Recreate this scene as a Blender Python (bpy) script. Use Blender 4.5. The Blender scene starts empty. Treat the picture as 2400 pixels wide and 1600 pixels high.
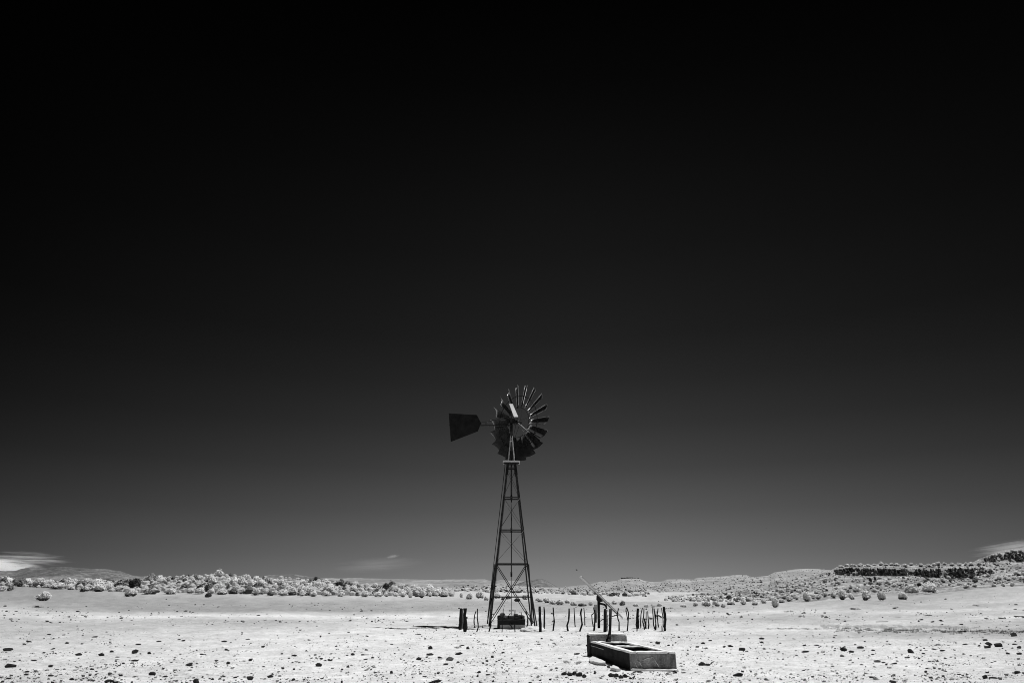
import bpy, bmesh, math, random
import numpy as np
from mathutils import Vector, Matrix, noise as mnoise
from mathutils.bvhtree import BVHTree

random.seed(11)
rng = np.random.default_rng(7)
scene = bpy.context.scene
C = scene.collection

# ------------------------------------------------------------------ camera, sky, sun
EYE = 1.75                       # eye height
PITCH = math.radians(19.86)
FOC = 1600.0                     # 24 mm on a 36 mm sensor, in pixels of the 2400 px photograph
cam_d = bpy.data.cameras.new('camera'); cam_d.lens = 24.0; cam_d.sensor_width = 36.0
cam_d.clip_start = 0.1; cam_d.clip_end = 60000
cam = bpy.data.objects.new('camera', cam_d); C.objects.link(cam)
cam.location = (0, 0, EYE); cam.rotation_euler = (math.pi / 2 + PITCH, 0, 0)
scene.camera = cam

SUN_EL = math.radians(69.5)
SUN_DIR = Vector((0.94 * math.cos(SUN_EL), 0.34 * math.cos(SUN_EL), math.sin(SUN_EL))).normalized()
SUN_STRENGTH = 4.6
sd = bpy.data.lights.new('sun', 'SUN'); sd.energy = SUN_STRENGTH; sd.angle = math.radians(0.53); sd.color = (1, 1, 1)
sun = bpy.data.objects.new('sun', sd); C.objects.link(sun)
sun.rotation_euler = SUN_DIR.to_track_quat('Z', 'Y').to_euler(); sun.location = (0, 0, 40)

scene.view_settings.view_transform = 'Standard'
scene.view_settings.look = 'None'
scene.view_settings.exposure = 0.0
scene.view_settings.gamma = 1.0
scene.view_settings.use_curve_mapping = False
scene.cycles.filter_width = 1.0
scene.cycles.max_bounces = 6
scene.cycles.diffuse_bounces = 5
scene.cycles.glossy_bounces = 3
scene.cycles.transparent_max_bounces = 8
scene.cycles.volume_bounces = 6

def lin(s):
    s = s / 255.0
    return s / 12.92 if s <= 0.04045 else ((s + 0.055) / 1.055) ** 2.4

world = bpy.data.worlds.new('World'); scene.world = world; world.use_nodes = True
nt = world.node_tree; nt.nodes.clear()
def wn(t, **k):
    n = nt.nodes.new(t)
    for a, b in k.items(): setattr(n, a, b)
    return n
def wl(a, b): nt.links.new(a, b)
def wmath(op, a, b=None, clamp=False):
    n = wn('ShaderNodeMath', operation=op); n.use_clamp = clamp
    for i, v in enumerate((a, b)):
        if v is None: continue
        if hasattr(v, 'links'): wl(v, n.inputs[i])
        else: n.inputs[i].default_value = v
    return n.outputs[0]
wout = wn('ShaderNodeOutputWorld'); bg = wn('ShaderNodeBackground'); wl(bg.outputs[0], wout.inputs[0])
sky = wn('ShaderNodeTexSky', sky_type='NISHITA'); sky.sun_disc = False
sky.sun_elevation = SUN_EL; sky.sun_rotation = math.atan2(SUN_DIR.x, SUN_DIR.y)
sky.air_density = 1.0; sky.dust_density = 0.3; sky.altitude = 1500
bw = wn('ShaderNodeRGBToBW'); wl(sky.outputs[0], bw.inputs[0])
# a black and white infrared rendering of a clear sky: the higher above the horizon, the darker it records;
# the polarised band overhead the sides of the view darkens with the azimuth from the view's axis
tc = wn('ShaderNodeTexCoord'); sp = wn('ShaderNodeSeparateXYZ'); wl(tc.outputs['Generated'], sp.inputs[0])
zpos = wmath('MAXIMUM', sp.outputs[2], 0.0)
ramp = wn('ShaderNodeValToRGB'); wl(zpos, ramp.inputs[0])
SKY_STOPS = [(0.0, 138), (0.044, 115), (0.101, 91), (0.160, 70), (0.220, 54), (0.281, 42), (0.340, 33), (0.454, 23), (0.558, 15), (0.648, 7), (0.724, 2.5), (1.0, 2)]
SKY_GAIN = [1.0] * len(SKY_STOPS)
el = ramp.color_ramp.elements
while len(el) > 1: el.remove(el[-1])
for i, (p, v) in enumerate(SKY_STOPS):
    e = el[0] if i == 0 else el.new(p)
    e.position = p; c = lin(v) * SKY_GAIN[i]; e.color = (c, c, c, 1)
hor = wmath('SQRT', wmath('ADD', wmath('MULTIPLY', sp.outputs[0], sp.outputs[0]), wmath('MULTIPLY', sp.outputs[1], sp.outputs[1])))
u = wmath('DIVIDE', sp.outputs[0], wmath('MAXIMUM', hor, 0.001))
uo = wmath('SUBTRACT', u, 0.1)
off = wmath('SUBTRACT', wmath('SQRT', wmath('ADD', wmath('MULTIPLY', uo, uo), 0.02)), 0.14)
kk = wmath('ADD', wmath('MINIMUM', zpos, 0.2), 1.1)
side = wmath('MAXIMUM', wmath('SUBTRACT', 1.0, wmath('MULTIPLY', off, kk)), 0.1)
val = wmath('MULTIPLY', ramp.outputs[0], side)
# the physical sky modulates it gently (its own brightening towards the horizon and the sun)
nish = wmath('MULTIPLY', bw.outputs[0], 0.1)
mod = wmath('ADD', 0.9, wmath('MULTIPLY', nish, 0.1, True))
wl(wmath('MULTIPLY', val, mod), bg.inputs[0]); bg.inputs[1].default_value = 1.0

# ------------------------------------------------------------------ pixel geometry of the photograph
CP, SP = math.cos(PITCH), math.sin(PITCH)
def ray(px, py):
    xn = (px - 1200.0) / FOC; yn = (800.0 - py) / FOC
    return Vector((xn, CP - yn * SP, SP + yn * CP))
def at(px, py, Y):
    d = ray(px, py); s = Y / d.y
    return Vector((d.x * s, Y, EYE + d.z * s))
def mpp(py, Y):                    # metres per photograph pixel at depth Y
    return Y / (FOC * ray(1200, py).y)
def slope_of(px, py):
    d = ray(px, py); return d.x / d.y, d.z / d.y

# ------------------------------------------------------------------ numpy noise
_perm = rng.random((256, 256)).astype(np.float64)
def vnoise(x, y):
    xi = np.floor(x).astype(np.int64); yi = np.floor(y).astype(np.int64)
    fx = x - xi; fy = y - yi
    fx = fx * fx * (3 - 2 * fx); fy = fy * fy * (3 - 2 * fy)
    g = lambda i, j: _perm[(i * 73 + j * 19) % 256, (j * 37 + i * 11) % 256]
    a = g(xi, yi); b = g(xi + 1, yi); c = g(xi, yi + 1); d = g(xi + 1, yi + 1)
    return (a + (b - a) * fx) * (1 - fy) + (c + (d - c) * fx) * fy
def fbm(x, y, o=4):
    s = 0; a = 0.5; f = 1.0; t = 0
    for i in range(o):
        s = s + a * vnoise(x * f + 17.3 * i, y * f + 5.1 * i); t += a; a *= 0.5; f *= 2.03
    return s / t - 0.5
def ridged(x, y, o=4):
    s = 0; a = 0.5; f = 1.0; t = 0
    for i in range(o):
        s = s + a * (1 - abs(2 * vnoise(x * f + 9.7 * i, y * f + 3.3 * i) - 1)); t += a; a *= 0.5; f *= 2.1
    return s / t

# ------------------------------------------------------------------ materials (all neutral grey: a monochrome photograph)
class NT:
    def __init__(s, name):
        s.m = bpy.data.materials.new(name); s.m.use_nodes = True
        s.t = s.m.node_tree; s.t.nodes.clear()
        s.out = s.n('ShaderNodeOutputMaterial'); s.b = s.n('ShaderNodeBsdfPrincipled')
        s.l(s.b.outputs[0], s.out.inputs[0])
    def n(s, t, **k):
        n = s.t.nodes.new(t)
        for a, b in k.items(): setattr(n, a, b)
        return n
    def l(s, a, b): s.t.links.new(a, b)
    def set(s, name, v): s.b.inputs[name].default_value = v
    def noise(s, scale, detail=5, rough=0.6, vec=None, dist=0.0):
        n = s.n('ShaderNodeTexNoise'); n.inputs['Scale'].default_value = scale; n.inputs['Detail'].default_value = detail
        n.inputs['Roughness'].default_value = rough; n.inputs['Distortion'].default_value = dist
        if vec is not None: s.l(vec, n.inputs['Vector'])
        return n.outputs[0]
    def math(s, op, a, b=None, clamp=False):
        n = s.n('ShaderNodeMath', operation=op); n.use_clamp = clamp
        for i, v in enumerate((a, b)):
            if v is None: continue
            if hasattr(v, 'links'): s.l(v, n.inputs[i])
            else: n.inputs[i].default_value = v
        return n.outputs[0]
    def ramp(s, f, stops):
        n = s.n('ShaderNodeValToRGB'); s.l(f, n.inputs[0]); e = n.color_ramp.elements
        while len(e) > 1: e.remove(e[-1])
        for i, (p, v) in enumerate(stops):
            q = e[0] if i == 0 else e.new(p)
            q.position = p; q.color = (v, v, v, 1)
        return n.outputs[0]
    def bump(s, h, strength, dist):
        n = s.n('ShaderNodeBump'); n.inputs['Strength'].default_value = strength; n.inputs['Distance'].default_value = dist
        s.l(h, n.inputs['Height']); s.l(n.outputs[0], s.b.inputs['Normal'])
    def grey(s, f):
        n = s.n('ShaderNodeCombineColor'); [s.l(f, n.inputs[i]) for i in range(3)]; s.l(n.outputs[0], s.b.inputs['Base Color'])
    def coord(s, kind='Object'):
        return s.n('ShaderNodeTexCoord').outputs[kind]
    def pos(s): return s.n('ShaderNodeNewGeometry').outputs['Position']
    def mapped(s, vec, scale):
        n = s.n('ShaderNodeMapping'); n.inputs['Scale'].default_value = scale; s.l(vec, n.inputs[0]); return n.outputs[0]

def simple(name, lo, hi, scale, rough=0.85, metallic=0.0, bump=0.0, bdist=0.01, spec=0.3, stretch=None):
    t = NT(name); v = t.coord()
    if stretch: v = t.mapped(v, stretch)
    n = t.noise(scale, 6, 0.65, v)
    t.grey(t.ramp(n, [(0.3, lo), (0.7, hi)]))
    t.set('Roughness', rough); t.set('Metallic', metallic); t.set('Specular IOR Level', spec)
    if bump: t.bump(t.noise(scale * 2.5, 5, 0.7, v), bump, bdist)
    return t.m

M = {}
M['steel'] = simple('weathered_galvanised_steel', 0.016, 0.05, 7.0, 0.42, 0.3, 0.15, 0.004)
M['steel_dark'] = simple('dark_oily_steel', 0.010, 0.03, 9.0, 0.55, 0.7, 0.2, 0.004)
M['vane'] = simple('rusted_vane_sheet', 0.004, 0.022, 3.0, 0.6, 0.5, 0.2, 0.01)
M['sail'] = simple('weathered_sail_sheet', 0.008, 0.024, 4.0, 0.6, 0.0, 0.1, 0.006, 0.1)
for n_ in M['sail'].node_tree.nodes:
    if n_.type == 'BSDF_PRINCIPLED':      # sheen added so the sunlit sheet glints brighter
        n_.inputs['Sheen Weight'].default_value = 1.0; n_.inputs['Sheen Roughness'].default_value = 0.22
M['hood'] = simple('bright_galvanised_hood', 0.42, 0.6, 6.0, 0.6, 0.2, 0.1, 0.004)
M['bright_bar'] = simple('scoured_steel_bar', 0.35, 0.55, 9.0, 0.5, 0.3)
M['board'] = simple('bleached_platform_board', 0.4, 0.7, 6.0, 0.9, 0, 0.3, 0.006, stretch=(1, 8, 8))
M['wood'] = simple('dark_weathered_wood', 0.008, 0.026, 9.0, 0.95, 0, 0.6, 0.01, 0.1, stretch=(6, 6, 1))
M['wood_grey'] = simple('split_grey_wood', 0.03, 0.30, 11.0, 0.95, 0, 0.6, 0.01, 0.1, stretch=(5, 5, 1))
M['wire'] = simple('rusty_wire', 0.05, 0.1, 20, 0.7, 0.6)
M['stone'] = simple('dark_basalt_stone', 0.018, 0.055, 5.0, 0.9, 0, 0.8, 0.04, 0.2)
M['stone_grey'] = simple('grey_weathered_stone', 0.09, 0.2, 5.0, 0.95, 0, 0.8, 0.03, 0.1)
M['slab'] = simple('pale_flat_slab', 0.45, 0.66, 4.0, 0.95, 0, 0.8, 0.02, 0.1)
M['pebble'] = simple('dark_gravel', 0.015, 0.08, 1.2, 0.95, 0, spec=0.1)
M['pebble_pale'] = simple('pale_gravel', 0.3, 0.5, 1.2, 0.95, 0, spec=0.1)
M['grass'] = simple('dry_grass_blade', 0.09, 0.42, 1.5, 0.9, 0, spec=0.1)
M['panel_frame'] = simple('aluminium_panel_frame', 0.74, 0.86, 3.0, 0.45, 0.3)
M['panel_glass'] = simple('dark_panel_glass', 0.02, 0.03, 3.0, 0.12, 0.0, spec=0.5)
M['panel_back'] = simple('grey_panel_backsheet', 0.10, 0.16, 3.0, 0.8)
M['pipe'] = simple('black_painted_pipe', 0.008, 0.02, 6.0, 0.7, 0, spec=0.2)
M['feather'] = simple('dark_feather', 0.01, 0.02, 6.0, 0.9)
M['white_plastic'] = simple('white_plastic_pipe', 0.7, 0.8, 6.0, 0.5)
M['tank'] = simple('dark_tarred_tank_face', 0.012, 0.03, 5.0, 0.9, 0, 0.4, 0.02, 0.1)
M['tank_pale'] = simple('grey_plaster_tank_base', 0.26, 0.52, 7.0, 0.95, 0, 0.5, 0.02, 0.1)

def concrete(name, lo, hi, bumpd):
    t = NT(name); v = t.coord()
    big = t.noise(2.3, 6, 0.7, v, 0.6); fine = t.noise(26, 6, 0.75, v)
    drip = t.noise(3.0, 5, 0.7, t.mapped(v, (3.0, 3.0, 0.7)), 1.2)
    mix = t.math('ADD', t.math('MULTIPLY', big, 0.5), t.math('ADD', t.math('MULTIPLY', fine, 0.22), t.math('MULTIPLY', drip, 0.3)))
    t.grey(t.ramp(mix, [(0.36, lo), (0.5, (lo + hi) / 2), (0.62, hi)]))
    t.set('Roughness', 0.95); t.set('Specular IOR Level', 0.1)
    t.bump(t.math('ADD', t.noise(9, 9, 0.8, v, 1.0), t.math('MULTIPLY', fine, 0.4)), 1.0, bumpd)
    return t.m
M['concrete'] = concrete('dark_mottled_concrete', 0.010, 0.05, 0.04)  # mottled, much darker than the plaster coat
M['coat'] = concrete('grey_plaster_coat', 0.035, 0.47, 0.05)
M['plaster'] = concrete('sunlit_rim_plaster', 0.68, 0.86, 0.012)  # paler than the walls: sunlight on the top faces put into the colour

def foliage(name, lo, hi):
    t = NT(name)
    oi = t.n('ShaderNodeObjectInfo').outputs['Random']
    n = t.noise(2.2, 3, 0.6, t.coord())
    f = t.math('ADD', t.math('MULTIPLY', n, 0.6), t.math('MULTIPLY', oi, 0.4))
    t.grey(t.ramp(f, [(0.3, lo), (0.75, hi)]))
    t.set('Roughness', 0.9); t.set('Specular IOR Level', 0.1)
    if hi > 0.4:                                  # living leaves let much of the near infrared through
        tr_ = t.n('ShaderNodeBsdfTranslucent'); tr_.inputs[0].default_value = (hi * 0.9,) * 3 + (1,)
        mx = t.n('ShaderNodeMixShader'); mx.inputs[0].default_value = 0.34
        t.l(t.b.outputs[0], mx.inputs[1]); t.l(tr_.outputs[0], mx.inputs[2]); t.l(mx.outputs[0], t.out.inputs[0])
    return t.m
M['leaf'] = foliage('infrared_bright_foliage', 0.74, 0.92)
M['leaf_dull'] = foliage('dull_grey_foliage', 0.16, 0.3)
M['leaf_dark'] = foliage('dark_twiggy_foliage', 0.03, 0.09)
M['shade_twig'] = simple('shaded_bush_twigs', 0.05, 0.12, 3.0, 0.95, 0, spec=0.1)
M['scrub'] = foliage('scrub_foliage', 0.5, 0.8)
M['scrub_dark'] = foliage('dark_scrub_foliage', 0.06, 0.16)

def ground_mat():
    t = NT('pale_desert_soil'); p = t.pos()
    at_ = t.n('ShaderNodeAttribute'); at_.attribute_name = 'cover'; f = at_.outputs['Fac']
    n1 = t.noise(0.55, 7, 0.68, p); n2 = t.noise(6.0, 7, 0.72, p); n3 = t.noise(34.0, 4, 0.7, p)
    k = t.math('ADD', t.math('MULTIPLY', n1, 0.45), t.math('ADD', t.math('MULTIPLY', n2, 0.8), t.math('MULTIPLY', n3, 0.9)))
    k = t.math('MINIMUM', t.math('ADD', -0.36, t.math('MULTIPLY', k, 1.30)), 1.3)
    # darker grit lying in scattered patches
    grit = t.ramp(t.noise(11.0, 6, 0.8, p, 0.4), [(0.0, 0.35), (0.33, 0.5), (0.42, 1.0)])
    t.grey(t.math('MULTIPLY', t.math('MULTIPLY', f, k), grit))
    t.set('Roughness', 1.0); t.set('Specular IOR Level', 0.05)
    h = t.math('ADD', t.math('MULTIPLY', t.noise(2.2, 8, 0.75, p), 1.0), t.math('MULTIPLY', n2, 0.35))
    t.bump(h, 0.55, 0.10)
    return t.m
M['ground'] = ground_mat()

def hill_mat(name, a, b, c, s1, s2, bd):
    t = NT(name); p = t.pos()
    n1 = t.noise(s1, 6, 0.65, p, 0.3); n2 = t.noise(s2, 5, 0.75, p)
    f = t.math('ADD', t.math('MULTIPLY', n1, 0.5), t.math('MULTIPLY', n2, 0.5))
    t.grey(t.ramp(f, [(0.36, a), (0.5, b), (0.6, c)]))
    t.set('Roughness', 1.0); t.set('Specular IOR Level', 0.05)
    t.bump(n2, 0.8, bd)
    return t.m
M['hill_near'] = hill_mat('scrubby_hill_soil', 0.08, 0.28, 0.62, 0.12, 1.1, 0.8)
M['hill_mid'] = hill_mat('speckled_hill_soil', 0.20, 0.31, 0.44, 0.012, 0.16, 2.0)
M['hill_far'] = hill_mat('distant_grey_slope', 0.07, 0.13, 0.25, 0.006, 0.06, 10.0)
M['mesa'] = hill_mat('distant_mesa_slope', 0.15, 0.24, 0.36, 0.004, 0.05, 6.0)
M['basalt'] = hill_mat('dark_cliff_rock', 0.012, 0.045, 0.13, 0.5, 2.0, 0.5)

# ------------------------------------------------------------------ object helpers
def link(o, parent=None, loc=None):
    C.objects.link(o)
    if parent is not None: o.parent = parent
    if loc is not None: o.location = loc
    return o
def tag(o, label=None, cat=None, group=None, kind=None):
    if label: o['label'] = label
    if cat: o['category'] = cat
    if group: o['group'] = group
    if kind: o['kind'] = kind
    return o
def thing(name, loc, label, cat, group=None):
    o = bpy.data.objects.new(name, None); o.empty_display_size = 0.2
    link(o, None, loc); return tag(o, label, cat, group)
def bm_obj(name, bm, mat, parent=None, loc=None, smooth=False):
    me = bpy.data.meshes.new(name); bm.to_mesh(me); bm.free()
    me.materials.append(mat)
    if smooth: me.polygons.foreach_set('use_smooth', [True] * len(me.polygons))
    return link(bpy.data.objects.new(name, me), parent, loc)
def np_mesh(name, verts, faces, mat, smooth=True, attrs=None):
    me = bpy.data.meshes.new(name)
    verts = np.asarray(verts, np.float32); faces = np.asarray(faces, np.int32)
    k = faces.shape[1]
    me.vertices.add(len(verts)); me.vertices.foreach_set('co', verts.ravel())
    me.loops.add(faces.size); me.loops.foreach_set('vertex_index', faces.ravel())
    me.polygons.add(len(faces)); me.polygons.foreach_set('loop_start', np.arange(0, faces.size, k, dtype=np.int32))
    me.polygons.foreach_set('use_smooth', np.full(len(faces), smooth))
    if attrs:
        for an, av in attrs.items():
            a = me.attributes.new(an, 'FLOAT', 'POINT'); a.data.foreach_set('value', np.asarray(av, np.float32).ravel())
    me.update(calc_edges=True); me.validate()
    me.materials.append(mat)
    return me
def grid_faces(nr, nc):
    i = np.arange((nr - 1) * (nc - 1)); r = i // (nc - 1); c = i % (nc - 1)
    a = r * nc + c
    return np.stack([a, a + 1, a + nc + 1, a + nc], 1)
SURF = []                       # (verts, faces) of the terrain for placing things on it
def terrain(name, X, Y, Z, mat, attrs=None, label=None):
    v = np.stack([X, Y, Z], -1).reshape(-1, 3); f = grid_faces(*X.shape)
    o = link(bpy.data.objects.new(name, np_mesh(name, v, f, mat, True, attrs)))
    tag(o, label, None, None, 'structure'); SURF.append((v, f)); return o

def bar(bm, a, b, w, d=None, up=Vector((0, 0, 1))):
    """square beam between two points"""
    a, b = Vector(a), Vector(b); d = d or w
    t = (b - a).normalized()
    s = t.cross(up)
    if s.length < 1e-3: s = t.cross(Vector((1, 0, 0)))
    s.normalize(); n = s.cross(t).normalized()
    vs = []
    for p in (a, b):
        for i, j in ((-1, -1), (1, -1), (1, 1), (-1, 1)):
            vs.append(bm.verts.new(p + s * (i * w / 2) + n * (j * d / 2)))
    for q in ((0, 1, 2, 3), (7, 6, 5, 4), (0, 4, 5, 1), (1, 5, 6, 2), (2, 6, 7, 3), (3, 7, 4, 0)):
        bm.faces.new([vs[i] for i in q])
def angle_iron(bm, a, b, w, t, d1, d2):
    """L section whose two flanges run along d1 and d2"""
    a, b = Vector(a), Vector(b)
    d1 = Vector(d1).normalized(); d2 = Vector(d2).normalized()
    prof = [(0, 0), (w, 0), (w, t), (t, t), (t, w), (0, w)]
    ring = [[bm.verts.new(p + d1 * x + d2 * y) for x, y in prof] for p in (a, b)]
    n = len(prof)
    for i in range(n):
        j = (i + 1) % n; bm.faces.new((ring[0][i], ring[0][j], ring[1][j], ring[1][i]))
    bm.faces.new(ring[0]); bm.faces.new(list(reversed(ring[1])))
    bmesh.ops.recalc_face_normals(bm, faces=bm.faces)
def tube(bm, pts, rad, seg=7, jag=0.0):
    """tube through points; rad a number or a list"""
    pts = [Vector(p) for p in pts]
    if not isinstance(rad, (list, tuple)): rad = [rad] * len(pts)
    rings = []; ref = Vector((0.31, 0.9, 0.2)).normalized()
    for i, p in enumerate(pts):
        t = (pts[min(i + 1, len(pts) - 1)] - pts[max(i - 1, 0)]).normalized()
        s = t.cross(ref)
        if s.length < 1e-3: s = t.cross(Vector((1, 0, 0)))
        s.normalize(); n = t.cross(s)
        rings.append([bm.verts.new(p + (s * math.cos(k * 2 * math.pi / seg) + n * math.sin(k * 2 * math.pi / seg)) * rad[i] * (1 + random.uniform(-jag, jag))) for k in range(seg)])
    for r0, r1 in zip(rings, rings[1:]):
        for k in range(seg):
            j = (k + 1) % seg; bm.faces.new((r0[k], r0[j], r1[j], r1[k]))
    bm.faces.new(list(reversed(rings[0]))); bm.faces.new(rings[-1])
def part_bar(name, a, b, w, mat, parent, d=None):
    bm = bmesh.new(); bar(bm, a, b, w, d); return bm_obj(name, bm, mat, parent)
def part_tube(name, pts, rad, mat, parent, seg=7, jag=0.0):
    bm = bmesh.new(); tube(bm, pts, rad, seg, jag); return bm_obj(name, bm, mat, parent, smooth=True)

# ------------------------------------------------------------------ terrain
def interp_px(tab, px):
    a = np.array(tab, float); return np.interp(px, a[:, 0], a[:, 1])
COLS = np.array([-900, 0, 300, 480, 700, 850, 1000, 1200, 1500, 1800, 2100, 2400, 3300], float)
ROWS = np.array([0, 60, 100, 150, 195, 240, 300, 450, 900, 60000], float)
HT = np.array([
    # px   -900   0    300   480   700   850   1000  1200  1500  1800  2100  2400  3300
    [0.0, 0.0, 0.0, 0.0, 0.0, 0.0, 0.0, 0.0, 0.0, 0.0, 0.0, 0.0, 0.0],
    [0.2, 0.0, 0.0, 0.0, 0.0, 0.0, 0.0, 0.0, 0.0, 0.0, 0.1, 0.3, 0.8],
    [0.6, 0.2, 0.0, 0.0, 0.0, 0.0, 0.0, 0.0, 0.0, 0.0, 0.2, 1.1, 2.4],
    [1.3, 0.9, 0.25, 0.2, 0.1, 0.0, 0.0, -0.2, -0.9, -1.5, 0.3, 2.1, 4.5],
    [3.0, 2.2, 1.9, 2.6, 2.0, 0.6, 0.1, -0.3, -1.2, -1.8, 0.3, 2.2, 5.0],
    [4.2, 3.2, 3.9, 5.6, 4.6, 2.3, 0.9, 0.0, -1.2, -1.5, 0.4, 2.0, 4.0],
    [4.4, 3.4, 4.9, 6.7, 5.0, 2.5, 1.1, 0.2, -1.0, -1.0, 0.2, 1.0, 2.0],
    [1.0, 0.8, 0.8, 0.9, 0.6, 0.3, 0.0, -0.5, -1.0, -1.0, 0.0, 0.0, 0.0],
    [-2.0] * 13,
    [-2.0] * 13])
def bilerp(px, Y):
    ci = np.clip(np.searchsorted(COLS, px) - 1, 0, len(COLS) - 2); ri = np.clip(np.searchsorted(ROWS, Y) - 1, 0, len(ROWS) - 2)
    fx = np.clip((px - COLS[ci]) / (COLS[ci + 1] - COLS[ci]), 0, 1); fy = np.clip((Y - ROWS[ri]) / (ROWS[ri + 1] - ROWS[ri]), 0, 1)
    fx = fx * fx * (3 - 2 * fx)
    return (HT[ri, ci] * (1 - fx) + HT[ri, ci + 1] * fx) * (1 - fy) + (HT[ri + 1, ci] * (1 - fx) + HT[ri + 1, ci + 1] * fx) * fy
FH = FOC * ray(1200, 1378).y
def ground_z(x, y):
    px = 1200 + FH * x / np.maximum(y, 0.5)
    h = bilerp(px, y)
    amp = np.clip(y / 60, 0.0, 1.0)
    h = h + fbm(x * 0.35, y * 0.35, 5) * 0.10 + fbm(x * 2.1 + 4, y * 2.1, 4) * 0.05 + amp * fbm(x * 0.06, y * 0.06, 3) * 0.35
    # low bank in front of the panel's pole
    h = h + 0.13 * np.exp(-((y - 33.0) / 0.8) ** 2) * np.clip((px - 1285) / 25, 0, 1) * np.clip((1530 - px) / 25, 0, 1)
    return h
# bare soil and dry-grass zones: how pale the soil cover is, read from the photograph per zone
ZR = [1370, 1390, 1399, 1412, 1427, 1431, 1437, 1445, 1452, 1462, 1470, 1478, 1490, 1520, 1560, 1620]
ZC = [0, 300, 600, 900, 1200, 1500, 1800, 2100, 2400]
ZT = np.array([
    [150, 165, 200, 205, 205, 210, 205, 185, 185],
    [150, 170, 215, 205, 205, 210, 215, 175, 185],
    [152, 172, 185, 190, 195, 200, 210, 172, 188],
    [168, 166, 166, 172, 178, 182, 190, 176, 190],
    [200, 166, 164, 168, 176, 192, 205, 186, 212],
    [214, 196, 205, 200, 200, 216, 226, 190, 186],
    [208, 222, 238, 236, 218, 226, 194, 216, 220],
    [196, 202, 178, 224, 206, 200, 186, 198, 190],
    [192, 194, 190, 220, 204, 196, 200, 200, 222],
    [194, 195, 200, 224, 214, 214, 226, 216, 186],
    [196, 202, 216, 229, 230, 226, 222, 212, 182],
    [200, 206, 225, 231, 231, 228, 200, 180, 176],
    [206, 211, 227, 231, 231, 229, 225, 220, 208],
    [214, 220, 230, 232, 232, 231, 231, 231, 220],
    [212, 220, 230, 233, 230, 228, 231, 228, 214],
    [210, 218, 230, 232, 226, 226, 230, 226, 212]], float)
E_GROUND = SUN_STRENGTH * SUN_DIR.z / math.pi * 0.96 + 0.05
def cover(px, py):
    ci = np.clip(np.searchsorted(ZC, px) - 1, 0, len(ZC) - 2); ri = np.clip(np.searchsorted(ZR, py) - 1, 0, len(ZR) - 2)
    zc = np.array(ZC, float); zr = np.array(ZR, float)
    fx = np.clip((px - zc[ci]) / (zc[ci + 1] - zc[ci]), 0, 1); fy = np.clip((py - zr[ri]) / (zr[ri + 1] - zr[ri]), 0, 1)
    v = (ZT[ri, ci] * (1 - fx) + ZT[ri, ci + 1] * fx) * (1 - fy) + (ZT[ri + 1, ci] * (1 - fx) + ZT[ri + 1, ci + 1] * fx) * fy
    v = v / 255.0
    return (((v + 0.055) / 1.055) ** 2.4) / E_GROUND
rows_py = np.concatenate([np.arange(1760, 1640, -6.0), np.arange(1640, 1389, -0.8)])
Yr = EYE * FH / (rows_py - 1378.0)
Yr = np.concatenate([[1.0, 2.5, 4.5], Yr, np.geomspace(Yr[-1] * 1.012, 640, 130), np.geomspace(700, 45000, 26)])
Yr = np.unique(Yr)
pxc = np.concatenate([np.arange(-900, -60, 40.0), np.arange(-60, 2461, 4.5), np.arange(2480, 3320, 40.0)])
PX, YY = np.meshgrid(pxc, Yr); XX = (PX - 1200) / FH * YY
ZZ = ground_z(XX, YY)
flat_py = 1378 + EYE * FH / YY
wpx = PX + 220 * fbm(PX / 160, flat_py / 9, 3)
wpy = flat_py + (4 + np.clip(flat_py - 1430, 0, 60) * 0.12) * fbm(PX / 210 + 8, flat_py / 22, 3) * 2 + np.clip((PX - 1700) / 700, 0, 1) * np.clip((1480 - flat_py) / 60, 0, 1) * 10
cov = cover(wpx, wpy) * (1 + 0.28 * fbm(PX / 60 + 3, flat_py / 5, 4) + 0.30 * fbm(PX / 13 + 3, flat_py / 2.2, 3))
ground = terrain('ground', XX, YY, ZZ, M['ground'], {'cover': cov})
# the plain beside and behind the camera
bm = bmesh.new(); bmesh.ops.create_circle(bm, cap_ends=True, radius=45000, segments=96)
o = bm_obj('plain', bm, M['ground'], None, (0, 0, -2.6)); tag(o, None, None, None, 'structure')
a_ = o.data.attributes.new('cover', 'FLOAT', 'POINT'); a_.data.foreach_set('value', [0.45] * len(o.data.vertices))

def crest_uz(profile, Y, pxs):
    py = interp_px(profile, pxs); xs, zs = [], []
    for a, b in zip(pxs, py):
        s, t = slope_of(a, b); xs.append(s * Y); zs.append(EYE + t * Y)
    return np.array(xs) / Y, np.array(zs)
def hill(name, profile, Y0, Y1, mat, nr=50, step=4.0, zb=-3.0, power=1.0, fold=0.0, fs=0.01, rough=0.0, rs=0.05, cap=None, label=None):
    px0, px1 = profile[0][0], profile[-1][0]
    pxs = np.arange(px0, px1 + step, step); us, zc = crest_uz(profile, Y1, pxs)
    t = np.concatenate([np.linspace(0, 1, nr), np.linspace(1.04, 1.6, 8)])
    U, T = np.meshgrid(us, t); ZC, _ = np.meshgrid(zc, t)
    Y = Y0 + (Y1 - Y0) * T; X = U * Y
    s = np.where(T <= 1, np.clip(T, 0, 1) ** power, 1 - ((T - 1) / 0.6) ** 1.3)
    Z = zb + (ZC - zb) * s
    env = np.clip(np.where(T <= 1, T * (1.0 - T) * 4, 0), 0, 1)
    H_ = np.maximum(ZC - zb, 1)
    if fold: Z = Z - H_ * fold * env * ridged(X * fs, Y * fs * 0.35, 4)
    if rough: Z = Z + rough * fbm(X * rs, Y * rs, 5) * (0.25 + 0.75 * np.clip(T * 3, 0, 1))
    return terrain(name, X, Y, Z, mat, None, label)

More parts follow.
